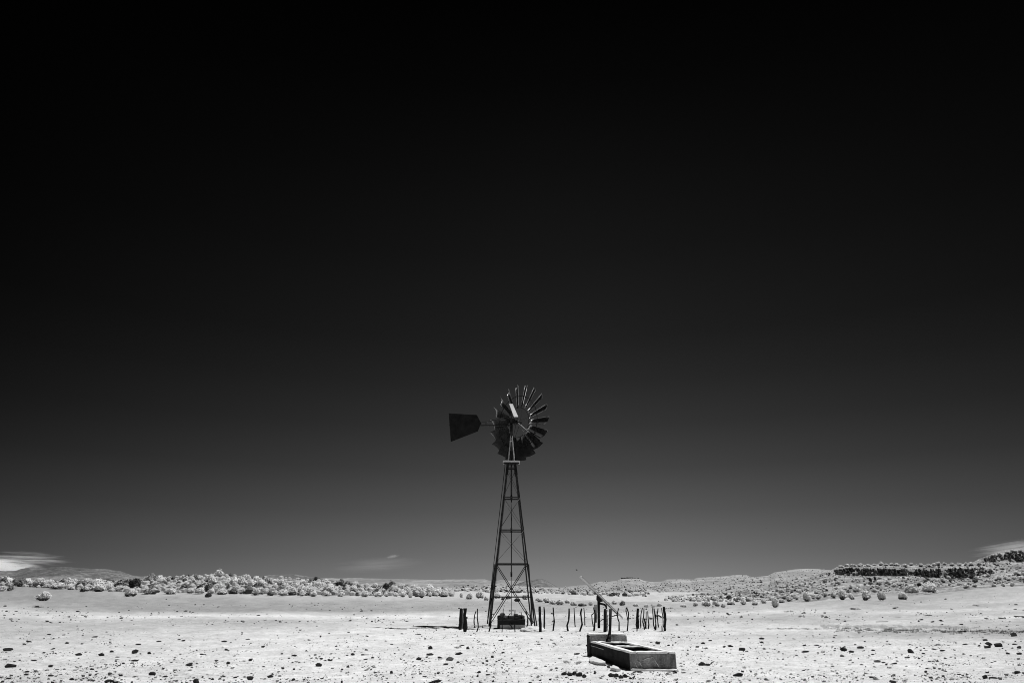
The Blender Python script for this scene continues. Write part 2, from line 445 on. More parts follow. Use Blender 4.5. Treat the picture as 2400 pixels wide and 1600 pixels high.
hill('mountain', [(-260, 1352), (-120, 1340), (0, 1336), (33, 1338), (51, 1332), (69, 1328.5), (110, 1330), (153, 1327), (194, 1329.5), (217, 1333), (255, 1334), (281, 1339), (306, 1346), (329, 1348.5), (383, 1350), (470, 1353), (560, 1358), (640, 1366)],
     1500, 2600, M['hill_far'], 80, 3.0, -20, 0.85, 0.62, 0.0042, 6, 0.02)
hill('ridge', [(470, 1372), (560, 1356), (600, 1351), (638, 1345.8), (697, 1344.2), (722, 1350), (748, 1354), (800, 1362), (860, 1376)],
     1300, 2100, M['hill_far'], 40, 3.0, -20, 0.9, 0.25, 0.008, 5, 0.02)
hill('mesa', [(560, 1364), (700, 1355), (748, 1354), (830, 1354), (906, 1355), (983, 1357), (1034, 1359), (1046, 1357), (1136, 1357), (1150, 1360), (1160, 1361), (1172, 1358.6), (1228, 1360.7), (1240, 1366), (1290, 1378)],
     2200, 3400, M['mesa'], 60, 3.0, -20, 0.6, 0.30, 0.004, 4, 0.02)
hill('knoll', [(1190, 1376), (1228, 1362), (1248, 1357), (1262, 1355), (1270, 1355), (1282, 1360.7), (1298, 1370), (1311, 1376), (1340, 1380)],
     2000, 2700, M['hill_far'], 40, 2.0, -20, 0.9, 0.3, 0.008, 5, 0.02)
hill('slope', [(700, 1392), (850, 1386), (940, 1382), (1060, 1374), (1158, 1368.5), (1211, 1371), (1260, 1376), (1330, 1376.5), (1400, 1377.5), (1500, 1384), (1560, 1392)],
     320, 760, M['hill_mid'], 50, 4.0, -3, 1.0, 0.0, 0.01, 2.5, 0.02)
MIDP = [(1290, 1381), (1327, 1375.5), (1345, 1373.5), (1378, 1370), (1404, 1363.5), (1430, 1362), (1445, 1360), (1456, 1354.6), (1478, 1354), (1496, 1355.4), (1511, 1361), (1532, 1364), (1552, 1362), (1562, 1356.6), (1598, 1354.6), (1623, 1357), (1634, 1353), (1672, 1351), (1710, 1348), (1736, 1346), (1751, 1347), (1758, 1351), (1800, 1347.5), (1815, 1339), (1876, 1334), (1915, 1331), (1935, 1333), (2000, 1338), (2080, 1352), (2200, 1372)]
mid_hill = hill('hill', MIDP, 420, 1250, M['hill_mid'], 90, 3.0, -6, 0.8, 0.20, 0.011, 5, 0.02)

# the near hill on the right with its two bands of cliff
HR = [(110, None),
      (165, [(1300, 1425), (1700, 1423), (1819, 1422), (1890, 1411), (1976, 1404), (2070, 1402), (2150, 1392), (2265, 1380), (2400, 1376), (3000, 1368)]),
      (260, [(1300, 1413), (1500, 1410), (1700, 1404), (1800, 1398), (1900, 1388), (2000, 1379), (2150, 1371), (2300, 1360), (2400, 1350), (3000, 1335)]),
      (330, [(1300, 1408), (1500, 1402), (1700, 1388), (1800, 1380), (1876, 1362), (1915, 1352), (1955, 1348), (2050, 1348), (2150, 1350), (2230, 1355), (2270, 1355), (2300, 1350), (2335, 1346), (2400, 1334), (3000, 1315)]),
      (333, [(1300, 1408), (1500, 1401), (1700, 1387), (1800, 1379), (1876, 1361), (1915, 1351), (1950, 1338), (1975, 1333), (2100, 1333), (2200, 1335), (2325, 1331), (2345, 1338), (2400, 1328), (3000, 1309)]),
      (352, [(1300, 1408), (1500, 1401), (1700, 1386), (1800, 1378), (1876, 1360), (1915, 1348), (1953, 1335), (1968, 1327), (1994, 1322), (2055, 1323), (2246, 1321), (2297, 1319), (2313, 1317), (2400, 1315), (3000, 1300)]),
      (356, [(1300, 1408), (1500, 1401), (1700, 1386), (1800, 1378), (1876, 1360), (1915, 1348), (1953, 1335), (1968, 1327), (1994, 1322), (2055, 1323), (2246, 1321), (2290, 1319), (2313, 1308), (2336, 1301), (2374, 1292), (2400, 1291), (3000, 1280)])]
pxs = np.arange(1300, 3000, 2.5)
us = (pxs - 1200) / FH
lay_Y, lay_Z = [], []
for Yk, pr in HR:
    if pr is None: z = ground_z(us * Yk, np.full_like(us, Yk)) - 1.0
    else: z = np.array([EYE + slope_of(a, b)[1] * Yk for a, b in zip(pxs, interp_px(pr, pxs))])
    if Yk == 165: z = np.minimum(z, ground_z(us * Yk, np.full_like(us, Yk)) + 0.2)
    lay_Y.append(Yk); lay_Z.append(z)
lay_Y += [430, 520]; lay_Z += [lay_Z[-1] - 4, np.full_like(us, -4.0)]
Yq = np.unique(np.concatenate([np.linspace(110, 328, 110), np.linspace(329, 334, 14), np.linspace(335, 351, 16), np.linspace(351.5, 357, 14), np.linspace(360, 520, 18)]))
lz = np.array(lay_Z)
Z = np.stack([np.array([np.interp(y, lay_Y, lz[:, j]) for j in range(len(us))]) for y in Yq])
U, Y = np.meshgrid(us, Yq); 
X = U * Y
Z = Z + fbm(X * 0.10, Y * 0.10, 5) * 1.3 * np.clip((Y - 150) / 60, 0, 1) + fbm(X * 0.5, Y * 0.5, 3) * 0.35
cl = np.clip(1 - np.abs(Y - 331.5) / 3, 0, 1) + np.clip(1 - np.abs(Y - 354) / 3.5, 0, 1)
Yd = Y + cl * fbm(X * 0.45 + 31, Z * 0.3, 4) * 5.0
near_hill = terrain('hillside', X, Yd, Z, M['hill_near'])

TREES = [BVHTree.FromPolygons(v.tolist(), f.tolist()) for v, f in SURF]
EYEV = Vector((0, 0, EYE))
def hit(px, py):
    d = ray(px, py).normalized(); best = None
    for t in TREES:
        p, n, i, dist = t.ray_cast(EYEV, d)
        if p is not None and (best is None or dist < best[1]): best = (p, dist)
    return best[0] if best else None
def drop(x, y):
    best = None
    for t in TREES:
        p, n, i, dist = t.ray_cast(Vector((x, y, 300)), Vector((0, 0, -1)))
        if p is not None and (best is None or p.z > best): best = p.z
    return best if best is not None else 0.0

# cliff rocks: blocks of dark basalt standing in the two bands
def hull_rock(seed, n=22, sx=1, sy=1, sz=1, jag=0.25):
    r = random.Random(seed); bm = bmesh.new()
    for i in range(n):
        z = r.uniform(-1, 1); a = r.uniform(0, 2 * math.pi); q = math.sqrt(1 - z * z) ; k = 1 - r.random() * jag
        bm.verts.new((q * math.cos(a) * sx * k, q * math.sin(a) * sy * k, z * sz * k))
    g = bmesh.ops.convex_hull(bm, input=bm.verts)
    loose = [v for v in bm.verts if not v.link_faces]
    bmesh.ops.delete(bm, geom=loose, context='VERTS')
    bmesh.ops.recalc_face_normals(bm, faces=bm.faces)
    return bm
def rock_arrays(seed, **k):
    bm = hull_rock(seed, **k); bmesh.ops.triangulate(bm, faces=bm.faces); bm.verts.ensure_lookup_table()
    v = np.array([x.co[:] for x in bm.verts]); f = np.array([[q.index for q in p.verts] for p in bm.faces]); bm.free(); return v, f
def joined(name, pieces, mat, kind='stuff', label=None, smooth=False):
    vs, fs, o = [], [], 0
    for v, f in pieces: vs.append(v); fs.append(f + o); o += len(v)
    ob = link(bpy.data.objects.new(name, np_mesh(name, np.concatenate(vs), np.concatenate(fs), mat, smooth)))
    tag(ob, label, None, None, kind); return ob
def rz(v, a):
    c, s = math.cos(a), math.sin(a); return np.stack([v[:, 0] * c - v[:, 1] * s, v[:, 0] * s + v[:, 1] * c, v[:, 2]], 1)
blocks = [rock_arrays(900 + i, n=14, sx=1, sy=0.8, sz=1.1, jag=0.3) for i in range(8)]
pcs = []
def cliff_band(x0, x1, top, bot, Y, n, smin, smax):
    for i in range(n):
        px = random.uniform(x0, x1); fr = random.random()
        py = 3.2 * float(fbm(np.array([px / 18.0]), np.array([1.5]), 3)[0]) + interp_px(top, px) + (interp_px(bot, px) - interp_px(top, px)) * fr
        if vnoise(np.array([px / 26.0]), np.array([py / 8.0 + 3]))[0] < 0.40: continue
        p = at(px, py, Y + random.uniform(-1.2, 0.8))
        v, f = random.choice(blocks); s = random.uniform(smin, smax)
        pcs.append((rz(v * np.array([s, s * 0.9, s * random.uniform(0.8, 1.5)]), random.uniform(0, 6.3)) + np.array(p), f))
cliff_band(1957, 2330, [(1957, 1336), (1980, 1333), (2200, 1335), (2330, 1332)], [(1957, 1342), (2000, 1344), (2100, 1346), (2200, 1351), (2260, 1352), (2290, 1347), (2330, 1345)], 331.0, 640, 0.3, 0.95)
cliff_band(2308, 2480, [(2308, 1310), (2336, 1303), (2400, 1294), (2480, 1288)], [(2308, 1314), (2336, 1314), (2400, 1312), (2480, 1308)], 354.0, 260, 0.35, 0.95)
cliff_band(1950, 2350, [(1950, 1344), (2200, 1350), (2350, 1346)], [(1950, 1354), (2200, 1366), (2350, 1358)], 328.0, 150, 0.2, 0.6)
joined('cliff_rock', pcs, M['basalt'], 'structure')
pcs = []
cliff_band(1957, 2330, [(1957, 1333), (2200, 1333), (2330, 1330)], [(1957, 1346), (2100, 1349), (2260, 1356), (2330, 1348)], 330.2, 200, 0.25, 0.8)
cliff_band(2308, 2480, [(2308, 1308), (2400, 1292), (2480, 1286)], [(2308, 1316), (2400, 1315), (2480, 1310)], 353.2, 90, 0.25, 0.8)
joined('grey_cliff_rock', pcs, M['stone_grey'], 'structure')
pcs = []
for px0, px1, n in ((1456, 1497, 60), (1398, 1424, 14), (1560, 1590, 0), (1540, 1575, 12), (1840, 1870, 0), (1733, 1790, 26)):
    for i in range(n):
        px = random.uniform(px0, px1); py = interp_px(MIDP, px) + (random.uniform(-0.5, 1.2) if px < 1500 else random.uniform(14, 18))
        Yc = 1246 if px < 1500 else 900
        v, f = random.choice(blocks); s = random.uniform(0.8, 1.7)
        pcs.append((rz(v * s, random.uniform(0, 6.3)) + np.array(at(px, py, Yc)), f))
joined('rimrock', pcs, M['basalt'], 'structure')

# ------------------------------------------------------------------ bushes
def bush_mesh(seed, leafmat, wide=1.0, airy=0.0, nleaf=620):
    """crown about 2 wide and 1.5 high, base at z 0: leafy lobes, dark twigs and painted shade low down"""
    r = random.Random(seed); V, F, MI = [], [], []
    lobes = []
    for i in range(r.randint(5, 10)):
        a = r.uniform(0, 6.28); d = r.uniform(0.12, 0.55)
        lobes.append((Vector((math.cos(a) * d * wide, math.sin(a) * d, r.uniform(0.4, 0.95 - 0.35 * d))), r.uniform(0.27, 0.56)))
    lobes.append((Vector((0, 0, 0.85)), 0.58))
    bm = bmesh.new()
    for c, q in lobes:
        s = bmesh.ops.create_icosphere(bm, subdivisions=2, radius=q * (0.93 - 0.2 * airy))
        for v in s['verts']:
            v.co = v.co * (1 + 0.35 * mnoise.noise(v.co * 5 + Vector((seed, 0, 0)))) + c
            v.co.z = max(v.co.z, 0.02)
    for f in bm.faces: f.material_index = 1 if f.calc_center_median().z < 0.46 else 0  # dark twig colour low down also paints the crown's shaded underside
    for i in range(nleaf):
        c, q = r.choice(lobes)
        z = r.uniform(-0.75, 1); a = r.uniform(0, 6.28); h = math.sqrt(1 - z * z)
        nrm = Vector((h * math.cos(a), h * math.sin(a), z))
        p = c + nrm * q * (r.uniform(0.84, 1.10) if r.random() < 0.8 else r.uniform(1.05, 1.38))
        if p.z < 0.16 + 0.34 * r.random() ** 1.5: continue
        n2 = (nrm * 0.55 + Vector((0.12, 0, 0.75)) + Vector((r.uniform(-1, 1), r.uniform(-1, 1), r.uniform(-0.5, 1))) * 0.3).normalized()
        t = n2.cross(Vector((r.uniform(-1, 1), r.uniform(-1, 1), r.uniform(-1, 1)))).normalized(); b = n2.cross(t)
        w = r.uniform(0.05, 0.12); l = r.uniform(0.07, 0.15)
        vs = [bm.verts.new(p + t * x * w + b * y * l + n2 * zz) for x, y, zz in ((-1, -0.6, 0), (0.9, -1, 0.02), (1, 0.7, 0), (-0.5, 1, 0.03))]
        bm.faces.new(vs)
    me = bpy.data.meshes.new('bush'); bm.to_mesh(me); bm.free()
    me.materials.append(leafmat); me.materials.append(M['shade_twig'])
    return me
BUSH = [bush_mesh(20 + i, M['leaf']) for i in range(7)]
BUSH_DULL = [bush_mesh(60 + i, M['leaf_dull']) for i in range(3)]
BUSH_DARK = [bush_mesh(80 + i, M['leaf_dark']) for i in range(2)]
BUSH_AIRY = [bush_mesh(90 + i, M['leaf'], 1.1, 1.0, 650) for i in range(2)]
NB = [0]
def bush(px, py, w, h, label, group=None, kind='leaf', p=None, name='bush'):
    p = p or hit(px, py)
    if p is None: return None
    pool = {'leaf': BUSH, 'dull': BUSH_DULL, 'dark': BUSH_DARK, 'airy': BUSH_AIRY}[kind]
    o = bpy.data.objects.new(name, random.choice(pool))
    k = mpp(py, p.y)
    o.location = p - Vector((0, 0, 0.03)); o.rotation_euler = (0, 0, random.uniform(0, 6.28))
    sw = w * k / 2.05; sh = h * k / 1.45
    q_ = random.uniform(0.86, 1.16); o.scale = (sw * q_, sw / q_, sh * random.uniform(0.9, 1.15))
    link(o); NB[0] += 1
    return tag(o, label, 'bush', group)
FRONT_L = 'bushes in the front row of the left thicket'
LFL = 'pale rounded bush in the front row of the dense thicket left of the windmill'
# distinct bushes
bush(102, 1407, 35, 20, 'lone pale bush standing out on the grey flat at far left, nearest there')
bush(305, 1397, 32, 19, 'broad pale bush with a dark front standing forward of the left thicket')
bush(488.5, 1399, 20, 11, 'small dark low bush alone on the bare edge before the left thicket', None, 'dark')
bush(2139, 1393.5, 34, 24, 'left one of the two big airy shrubs below the cliff on the right hill', None, 'airy')
bush(2181, 1391, 39, 25, 'right one of the two big airy shrubs below the cliff on the right hill', None, 'airy')
bush(2031, 1406, 25, 20, 'round pale bush alone, left of the three along the foot of the right hill')
bush(2066.6, 1408, 24, 23, 'tall round bush with a dark base, middle of three below the right hill')
bush(2116, 1404, 23, 17, 'small round pale bush, right of the three at the foot of the right hill')
bush(1819, 1425, 23, 23, 'upright pale bush nearest the track at the left foot of the right hill')
bush(1892, 1411, 26, 23, 'tall pale bush between its smaller neighbours on the right slope foot')
bush(1976, 1405, 29, 22, 'wide pale bush with a dark left underside at the right slope foot')
bush(87, 1422.5, 12, 5, 'low dark tuft of bush on the pale track edge at far left', None, 'dark')
bush(23, 1384.5, 17, 15, 'dark round bush beside a paler one at the left edge of the picture', None, 'dull')
bush(5, 1384.5, 18, 13, 'pale low bush cut by the left edge of the picture')
bush(8, 1370, 34, 20, 'big pale spreading bush behind the dark one at the left edge')
bush(1166, 1401.5, 22, 16, 'pale round bush seen between the legs of the windmill tower')
bush(2237, 1316, 9, 5, 'small bright bush on the skyline left of the upper cliff')
bush(2040, 1364, 9, 11, 'dark upright bush, left of a dark pair under the long cliff', None, 'dark')
bush(2052, 1361, 7, 10, 'dark upright bush, right of a dark pair under the long cliff', None, 'dark')
for px, py, w, h, kd in [(346, 1391.6, 36, 13, 'dull'), (398, 1391.6, 28, 15, 'leaf'), (469, 1391, 30, 16, 'leaf'), (445, 1390.5, 26, 14, 'leaf'), (495, 1391, 22, 13, 'leaf'), (230, 1385.5, 34, 16, 'leaf'), (200, 1385.5, 26, 14, 'leaf'), (138, 1380, 38, 14, 'leaf'), (108, 1377, 22, 11, 'leaf'), (165, 1381, 16, 9, 'leaf'), (62, 1373, 34, 13, 'leaf'), (42, 1372, 20, 10, 'leaf'),
        (192, 1386.5, 14, 8, 'dark'), (275, 1385, 20, 12, 'leaf'), (360, 1391.8, 14, 8, 'dark'), (520, 1392, 24, 13, 'leaf'), (548, 1391, 26, 14, 'dull'), (575, 1390.5, 24, 12, 'leaf'), (600, 1394, 23, 15, 'leaf'), (632, 1395, 22, 12, 'dull'), (666, 1395.4, 26, 16, 'leaf'), (707, 1397.5, 19, 15, 'leaf'), (735, 1397, 24, 12, 'leaf'), (765, 1396, 22, 12, 'leaf'), (785, 1393, 18, 12, 'dull'), (826, 1393, 17, 13, 'dark'), (800, 1397, 18, 10, 'leaf'), (856, 1398.7, 21, 15, 'leaf'),
        (886, 1398, 25, 13, 'leaf'), (905, 1397.5, 13, 9, 'leaf'), (926, 1397.5, 18, 10, 'leaf'), (943, 1398.3, 19, 14, 'leaf'), (962, 1400.6, 15, 11, 'leaf'), (977, 1398, 14, 10, 'dull'), (990, 1400.6, 22, 17, 'leaf'), (1008, 1397.5, 14, 11, 'leaf'), (1021, 1397.2, 15, 11, 'leaf'), (1040, 1398.2, 22, 16, 'leaf'), (1081, 1400.2, 15, 13, 'leaf'), (1101, 1403.3, 19, 15, 'leaf'), (1125.5, 1403, 24, 17, 'leaf'), (1139.6, 1407, 14, 12, 'leaf')]:
    if kd == 'leaf': bush(px, py, w, h, LFL, FRONT_L, kd)
    elif kd == 'dull': bush(px, py, w, h, 'dull grey bush in the front row of the dense thicket left of the windmill', 'dull bushes in the left thicket front', kd)
    else: bush(px, py, w, h, 'small dark bush tucked into the front row of the left thicket', 'dark bushes in the left thicket front', kd)
for px, py, w, h, kd in [(1192, 1404, 16, 10, 'dull'), (1178, 1405.5, 11, 7, 'dark'), (1212, 1409, 20, 9, 'dark'), (1232, 1404, 22, 12, 'leaf'), (1262, 1410, 20, 9, 'leaf'), (1280, 1412, 22, 14, 'leaf'), (1297, 1416, 26, 13, 'leaf'), (1312, 1417, 22, 12, 'leaf'), (1330, 1413, 16, 10, 'leaf'), (1345, 1418, 18, 10, 'leaf'), (1363, 1420, 28, 8, 'dull'), (1385, 1418, 18, 9, 'leaf'), (1425, 1417, 20, 9, 'leaf'), (1460, 1418.5, 16, 10, 'dull'), (1440, 1415, 20, 9, 'leaf'), (1490, 1420, 18, 8, 'leaf'), (1515, 1422, 16, 8, 'leaf'), (1545, 1420, 18, 8, 'leaf')]:
    bush(px, py, w, h, 'low bush in the thin line along the flat behind the fence sticks', 'bushes in the line behind the fence', kd)
for px, py, w, h in [(1603, 1422, 18, 8), (1630, 1420, 16, 9), (1657, 1421, 26, 14), (1677, 1420, 18, 13), (1695, 1423, 15, 10), (1713, 1416.5, 22, 10), (1743, 1416.5, 18, 12), (1769, 1417.5, 17, 13), (1790, 1413, 16, 12), (1920, 1404, 18, 13), (1996, 1404, 15, 13), (1955.6, 1400.5, 18, 15), (2009, 1388, 21, 13), (2050, 1388, 18, 11), (1935, 1398, 16, 12), (1908, 1403, 15, 11), (2265, 1377.8, 16, 10), (2286, 1375.5, 16, 9), (2330, 1374, 12, 8), (2352, 1374, 11, 8), (2375, 1373.5, 12, 9), (1850, 1408, 18, 12), (1868, 1404, 15, 11), (1832, 1412, 16, 11)]:
    bush(px, py, w, h, 'pale rounded bush in the scattered row along the foot of the right hill', 'bushes along the foot of the right hill')
# thickets filled in by scatter
def scatter(n, xr, yfun, wr, label, group, kinds, gap):
    pts = []; tries = 0
    while len(pts) < n and tries < n * 60:
        tries += 1
        px = random.uniform(*xr); lo, hi = yfun(px)
        if hi <= lo: continue
        py = lo + (hi - lo) * random.random() ** 0.85
        if any(abs(px - a) < gap and abs(py - b) < gap * 0.35 for a, b in pts): continue
        p = hit(px, py)
        if p is None or p.y < 130 or p.y > 500: continue
        pts.append((px, py))
        w = random.uniform(*wr) / mpp(py, p.y)
        bush(px, py, w, w * random.uniform(0.5, 0.75), label[0], group, random.choices(['leaf', 'dull', 'dark'], kinds)[0], p)
base_l = [(0, 1372), (120, 1378), (300, 1388), (500, 1390), (700, 1395), (860, 1396), (1000, 1396), (1060, 1397)]
top_l = [(0, 1366), (150, 1366), (300, 1363), (400, 1355), (480, 1352), (580, 1352), (700, 1360), (780, 1367), (850, 1375), (1000, 1383), (1060, 1388)]
scatter(118, (0, 1050), lambda x: (interp_px(top_l, x), interp_px(base_l, x)), (1.8, 3.7), ['bush among the close-packed rounded bushes of the thicket on the left rise'], 'bushes packed on the left rise', (0.72, 0.2, 0.08), 9)
base_r = [(1600, 1416), (1800, 1405), (1900, 1395), (2000, 1388), (2150, 1378), (2300, 1366), (2400, 1362)]
top_r = [(1600, 1408), (1800, 1384), (1876, 1366), (1950, 1352), (2230, 1356), (2330, 1345), (2400, 1330)]
scatter(58, (1600, 2400), lambda x: (interp_px(top_r, x), interp_px(base_r, x)), (1.3, 2.4), ['bush among the scattered bushes on the slope of the right hill'], 'bushes on the right hill slope', (0.7, 0.2, 0.1), 10)
for i in range(26):
    px = 1965 + (2300 - 1965) * (i + random.random()) / 26
    py = interp_px(HR[5][1], px) + random.uniform(1.5, 5)
    p = hit(px, py)
    if p and p.y < 450: bush(px, py, random.uniform(9, 15), random.uniform(5, 8), 'low bush on the flat crest above the long cliff of the right hill', 'bushes on the right hill crest', 'leaf', p)
for i in range(7):
    px = 2318 + 84 * (i + random.random()) / 7; py = interp_px(HR[6][1], px) + 0.8; p = hit(px, py)
    if p and p.y < 480: bush(px, py, random.uniform(9, 14), random.uniform(5, 7), 'low bush on the skyline above the upper cliff at far right', 'bushes above the upper cliff', 'leaf', p)

# scrub too small and too many to count
def blob_arrays(seed):
    bm = bmesh.new(); bmesh.ops.create_icosphere(bm, subdivisions=1, radius=1)
    for v in bm.verts: v.co = v.co * (1 + 0.7 * mnoise.noise(v.co * 2.3 + Vector((seed * 3.1, 0, 0)))); v.co.z = v.co.z * 0.8 + 0.35
    bm.verts.ensure_lookup_table()
    v = np.array([x.co[:] for x in bm.verts]); f = np.array([[q.index for q in p.verts] for p in bm.faces]); bm.free(); return v, f
blobs = [blob_arrays(i) for i in range(6)]
def scrub_field(name, n, xr, yfun, wr, mat, ymin, ymax, label):
    pc = []
    for i in range(n):
        px = random.uniform(*xr); lo, hi = yfun(px)
        if hi <= lo: continue
        p = hit(px, random.uniform(lo, hi))
        if p is None or p.y < ymin or p.y > ymax: continue
        v, f = random.choice(blobs); s = wr[0] + (wr[1] - wr[0]) * random.random() ** 2.2
        pc.append((rz(v * np.array([s, s, s * random.uniform(0.9, 1.4)]), random.uniform(0, 6.3)) + np.array(p), f))
    joined(name, pc, mat, 'stuff', label)
mid_lo = lambda x: (interp_px(MIDP, x) + 1, 1402)
scrub_field('scrub', 1500, (1330, 1960), mid_lo, (0.3, 1.2), M['scrub'], 560, 1300, 'pale scrub dotted over the middle hills')
scrub_field('scrub', 650, (1330, 1960), mid_lo, (0.3, 1.0), M['scrub_dark'], 560, 1300, 'dark scrub dotted over the middle hills')
scrub_field('scrub', 900, (900, 1520), lambda x: (1368, 1400), (0.4, 1.1), M['scrub'], 260, 800, 'pale scrub on the slope behind the windmill')
scrub_field('scrub', 500, (900, 1520), lambda x: (1368, 1400), (0.4, 1.0), M['scrub_dark'], 260, 800, 'dark scrub on the slope behind the windmill')
scrub_field('scrub', 1300, (1560, 2440), lambda x: (interp_px(HR[6][1], x), interp_px(base_r, x) + 3), (0.2, 0.65), M['scrub'], 150, 450, 'pale scrub covering the right hill')
scrub_field('scrub', 700, (1560, 2440), lambda x: (interp_px(HR[6][1], x) + 2, interp_px(base_r, x) + 3), (0.2, 0.6), M['scrub_dark'], 150, 450, 'dark scrub and stones on the right hill')
scrub_field('scrub', 1500, (0, 1060), lambda x: (interp_px(top_l, x) - 3, interp_px(base_l, x)), (0.4, 0.9), M['scrub'], 120, 400, 'pale scrub between the bushes of the left rise')
scrub_field('scrub', 700, (0, 1060), lambda x: (interp_px(top_l, x) - 3, interp_px(base_l, x)), (0.3, 0.8), M['scrub_dark'], 120, 400, 'dark scrub between the bushes of the left rise')

# ------------------------------------------------------------------ the windmill
base_p = hit(1198.5, 1466.5)
WY = base_p.y
root = thing('windmill', base_p, 'tall steel lattice water-pumping windmill with many-bladed wheel and tail vane', 'windmill')
def L(px, py, dy=0.0): return at(px, py, WY + dy) - base_p
ZT_ = L(1198.5, 1086).z                  # top of the tower, under the platform
A0, A1 = 1.13, 0.235                     # half widths at the ground and at the top
YAW = math.radians(3)
def corner(sx, sy, z):
    a = A0 + (A1 - A0) * z / ZT_
    x, y = sx * a, sy * a
    return Vector((x * math.cos(YAW) - y * math.sin(YAW), x * math.sin(YAW) + y * math.cos(YAW), z))
SIGNS = ((-1, -1), (1, -1), (1, 1), (-1, 1))
for sx, sy in SIGNS:
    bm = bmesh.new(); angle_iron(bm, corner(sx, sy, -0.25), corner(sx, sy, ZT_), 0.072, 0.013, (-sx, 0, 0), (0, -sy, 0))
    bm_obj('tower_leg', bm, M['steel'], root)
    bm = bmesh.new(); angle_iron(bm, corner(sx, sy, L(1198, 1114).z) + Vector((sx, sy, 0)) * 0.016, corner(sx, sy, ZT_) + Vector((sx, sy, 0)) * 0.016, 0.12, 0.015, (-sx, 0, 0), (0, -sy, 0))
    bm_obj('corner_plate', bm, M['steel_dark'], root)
GZ = [L(1198, y).z for y in (1096, 1166, 1242, 1320, 1397)]
for gi, z in enumerate(GZ):
    for k in range(4):
        a = corner(*SIGNS[k], z); b = corner(*SIGNS[(k + 1) % 4], z)
        inw = -((a + b) / 2); inw.z = 0
        bm = bmesh.new(); angle_iron(bm, a, b, 0.06 if gi < 4 else 0.04, 0.01, (0, 0, -1), inw)
        bm_obj('girt', bm, M['steel'], root)
for gi in range(len(GZ) - 2):
    for k in range(4):
        for q in (0, 1):
            a = corner(*SIGNS[(k + q) % 4], GZ[gi] - 0.04); b = corner(*SIGNS[(k + 1 - q) % 4], GZ[gi + 1] + 0.06)
            a = a * 1.0 + Vector((a.x, a.y, 0)).normalized() * (0.008 if q else 0.0); 
            part_tube('tie_rod', [a, b], 0.0085, M['steel'], root, 5)
for k in range(4):                       # the heavy crossed braces of the lowest bay
    for q in (0, 1):
        a = corner(*SIGNS[(k + q) % 4], GZ[3] - 0.06); b = corner(*SIGNS[(k + 1 - q) % 4], 0.05)
        out = Vector((a.x + b.x, a.y + b.y, 0)).normalized() * (0.03 if q else -0.01)
        bm = bmesh.new(); angle_iron(bm, a + out, b + out, 0.065, 0.012, (0, 0, 1), out if q else -out)
        bm_obj('cross_brace', bm, M['steel_dark'], root)
# ladder up the left side
for s in (-0.14, 0.14):
    pts = []
    for z in (0.4, ZT_ - 0.1):
        c = (corner(-1, -1, z) + corner(-1, 1, z)) / 2; pts.append(c + Vector((-0.10, s - 0.35 * (1 - z / ZT_), 0)))
    part_tube('ladder_rail', pts, 0.014, M['steel_dark'], root, 5)
nr_ = 24
for i in range(nr_):
    z = 0.6 + (ZT_ - 0.9) * i / (nr_ - 1)
    c = (corner(-1, -1, z) + corner(-1, 1, z)) / 2 + Vector((-0.10, -0.35 * (1 - z / ZT_), 0))
    part_tube('ladder_rung', [c + Vector((0, -0.15, 0)), c + Vector((0, 0.15, 0))], 0.012, M['steel_dark'], root, 5)
part_tube('pump_rod', [(0, 0, 0.3), (0, 0, L(1198, 1345).z)], 0.016, M['steel'], root, 6)
part_tube('pump_rod', [(0, 0, L(1198, 1345).z), (0, 0, L(1198, 1166).z)], 0.028, M['steel_dark'], root, 6)
part_tube('pump_rod', [(0, 0, L(1198, 1166).z), (0, 0, L(1198, 1000).z)], 0.045, M['steel_dark'], root, 8)
for z, r in ((L(1198, 1345).z, 0.05), (L(1198, 1242).z, 0.05), (L(1198, 1166).z, 0.06)):
    part_tube('guide_block', [(0, 0, z - 0.12), (0, 0, z + 0.12)], r, M['wood'], root, 8)
# platform of boards
zp = ZT_ + 0.05
plat = part_bar('platform', (-0.38, 0.25, ZT_ - 0.01), (-0.38 + 0.76, 0.25, ZT_ - 0.01), 0.07, M['steel_dark'], root)
for yy in (-0.3,):
    part_bar('platform_beam', (-0.44, yy, ZT_ - 0.03), (0.42, yy, ZT_ - 0.03), 0.07, M['steel_dark'], plat, 0.09)
for xx in (-0.3, 0.3):
    part_bar('platform_beam', (xx, -0.26, ZT_ - 0.022), (xx, 0.21, ZT_ - 0.022), 0.06, M['steel_dark'], plat, 0.07)
for i in range(6):
    yy = -0.40 + 0.16 * i
    part_bar('board', (-0.45 + random.uniform(-0.02, 0.02), yy, zp + 0.012), (0.45 + random.uniform(-0.02, 0.02), yy, zp + 0.012 + random.uniform(-0.01, 0.01)), 0.14, M['board'], plat, 0.055)
# mast: a tripod of bars under the head
ztop = L(1198, 1021).z
for sx, sy in SIGNS:
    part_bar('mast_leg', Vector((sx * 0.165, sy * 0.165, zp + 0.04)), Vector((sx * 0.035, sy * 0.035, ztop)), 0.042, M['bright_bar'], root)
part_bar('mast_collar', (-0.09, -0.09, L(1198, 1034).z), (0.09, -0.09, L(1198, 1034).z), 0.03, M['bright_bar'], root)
part_tube('mast_pipe', [(0, 0, ztop - 0.1), (0, 0, L(1198, 988).z)], 0.075, M['steel_dark'], root, 10)
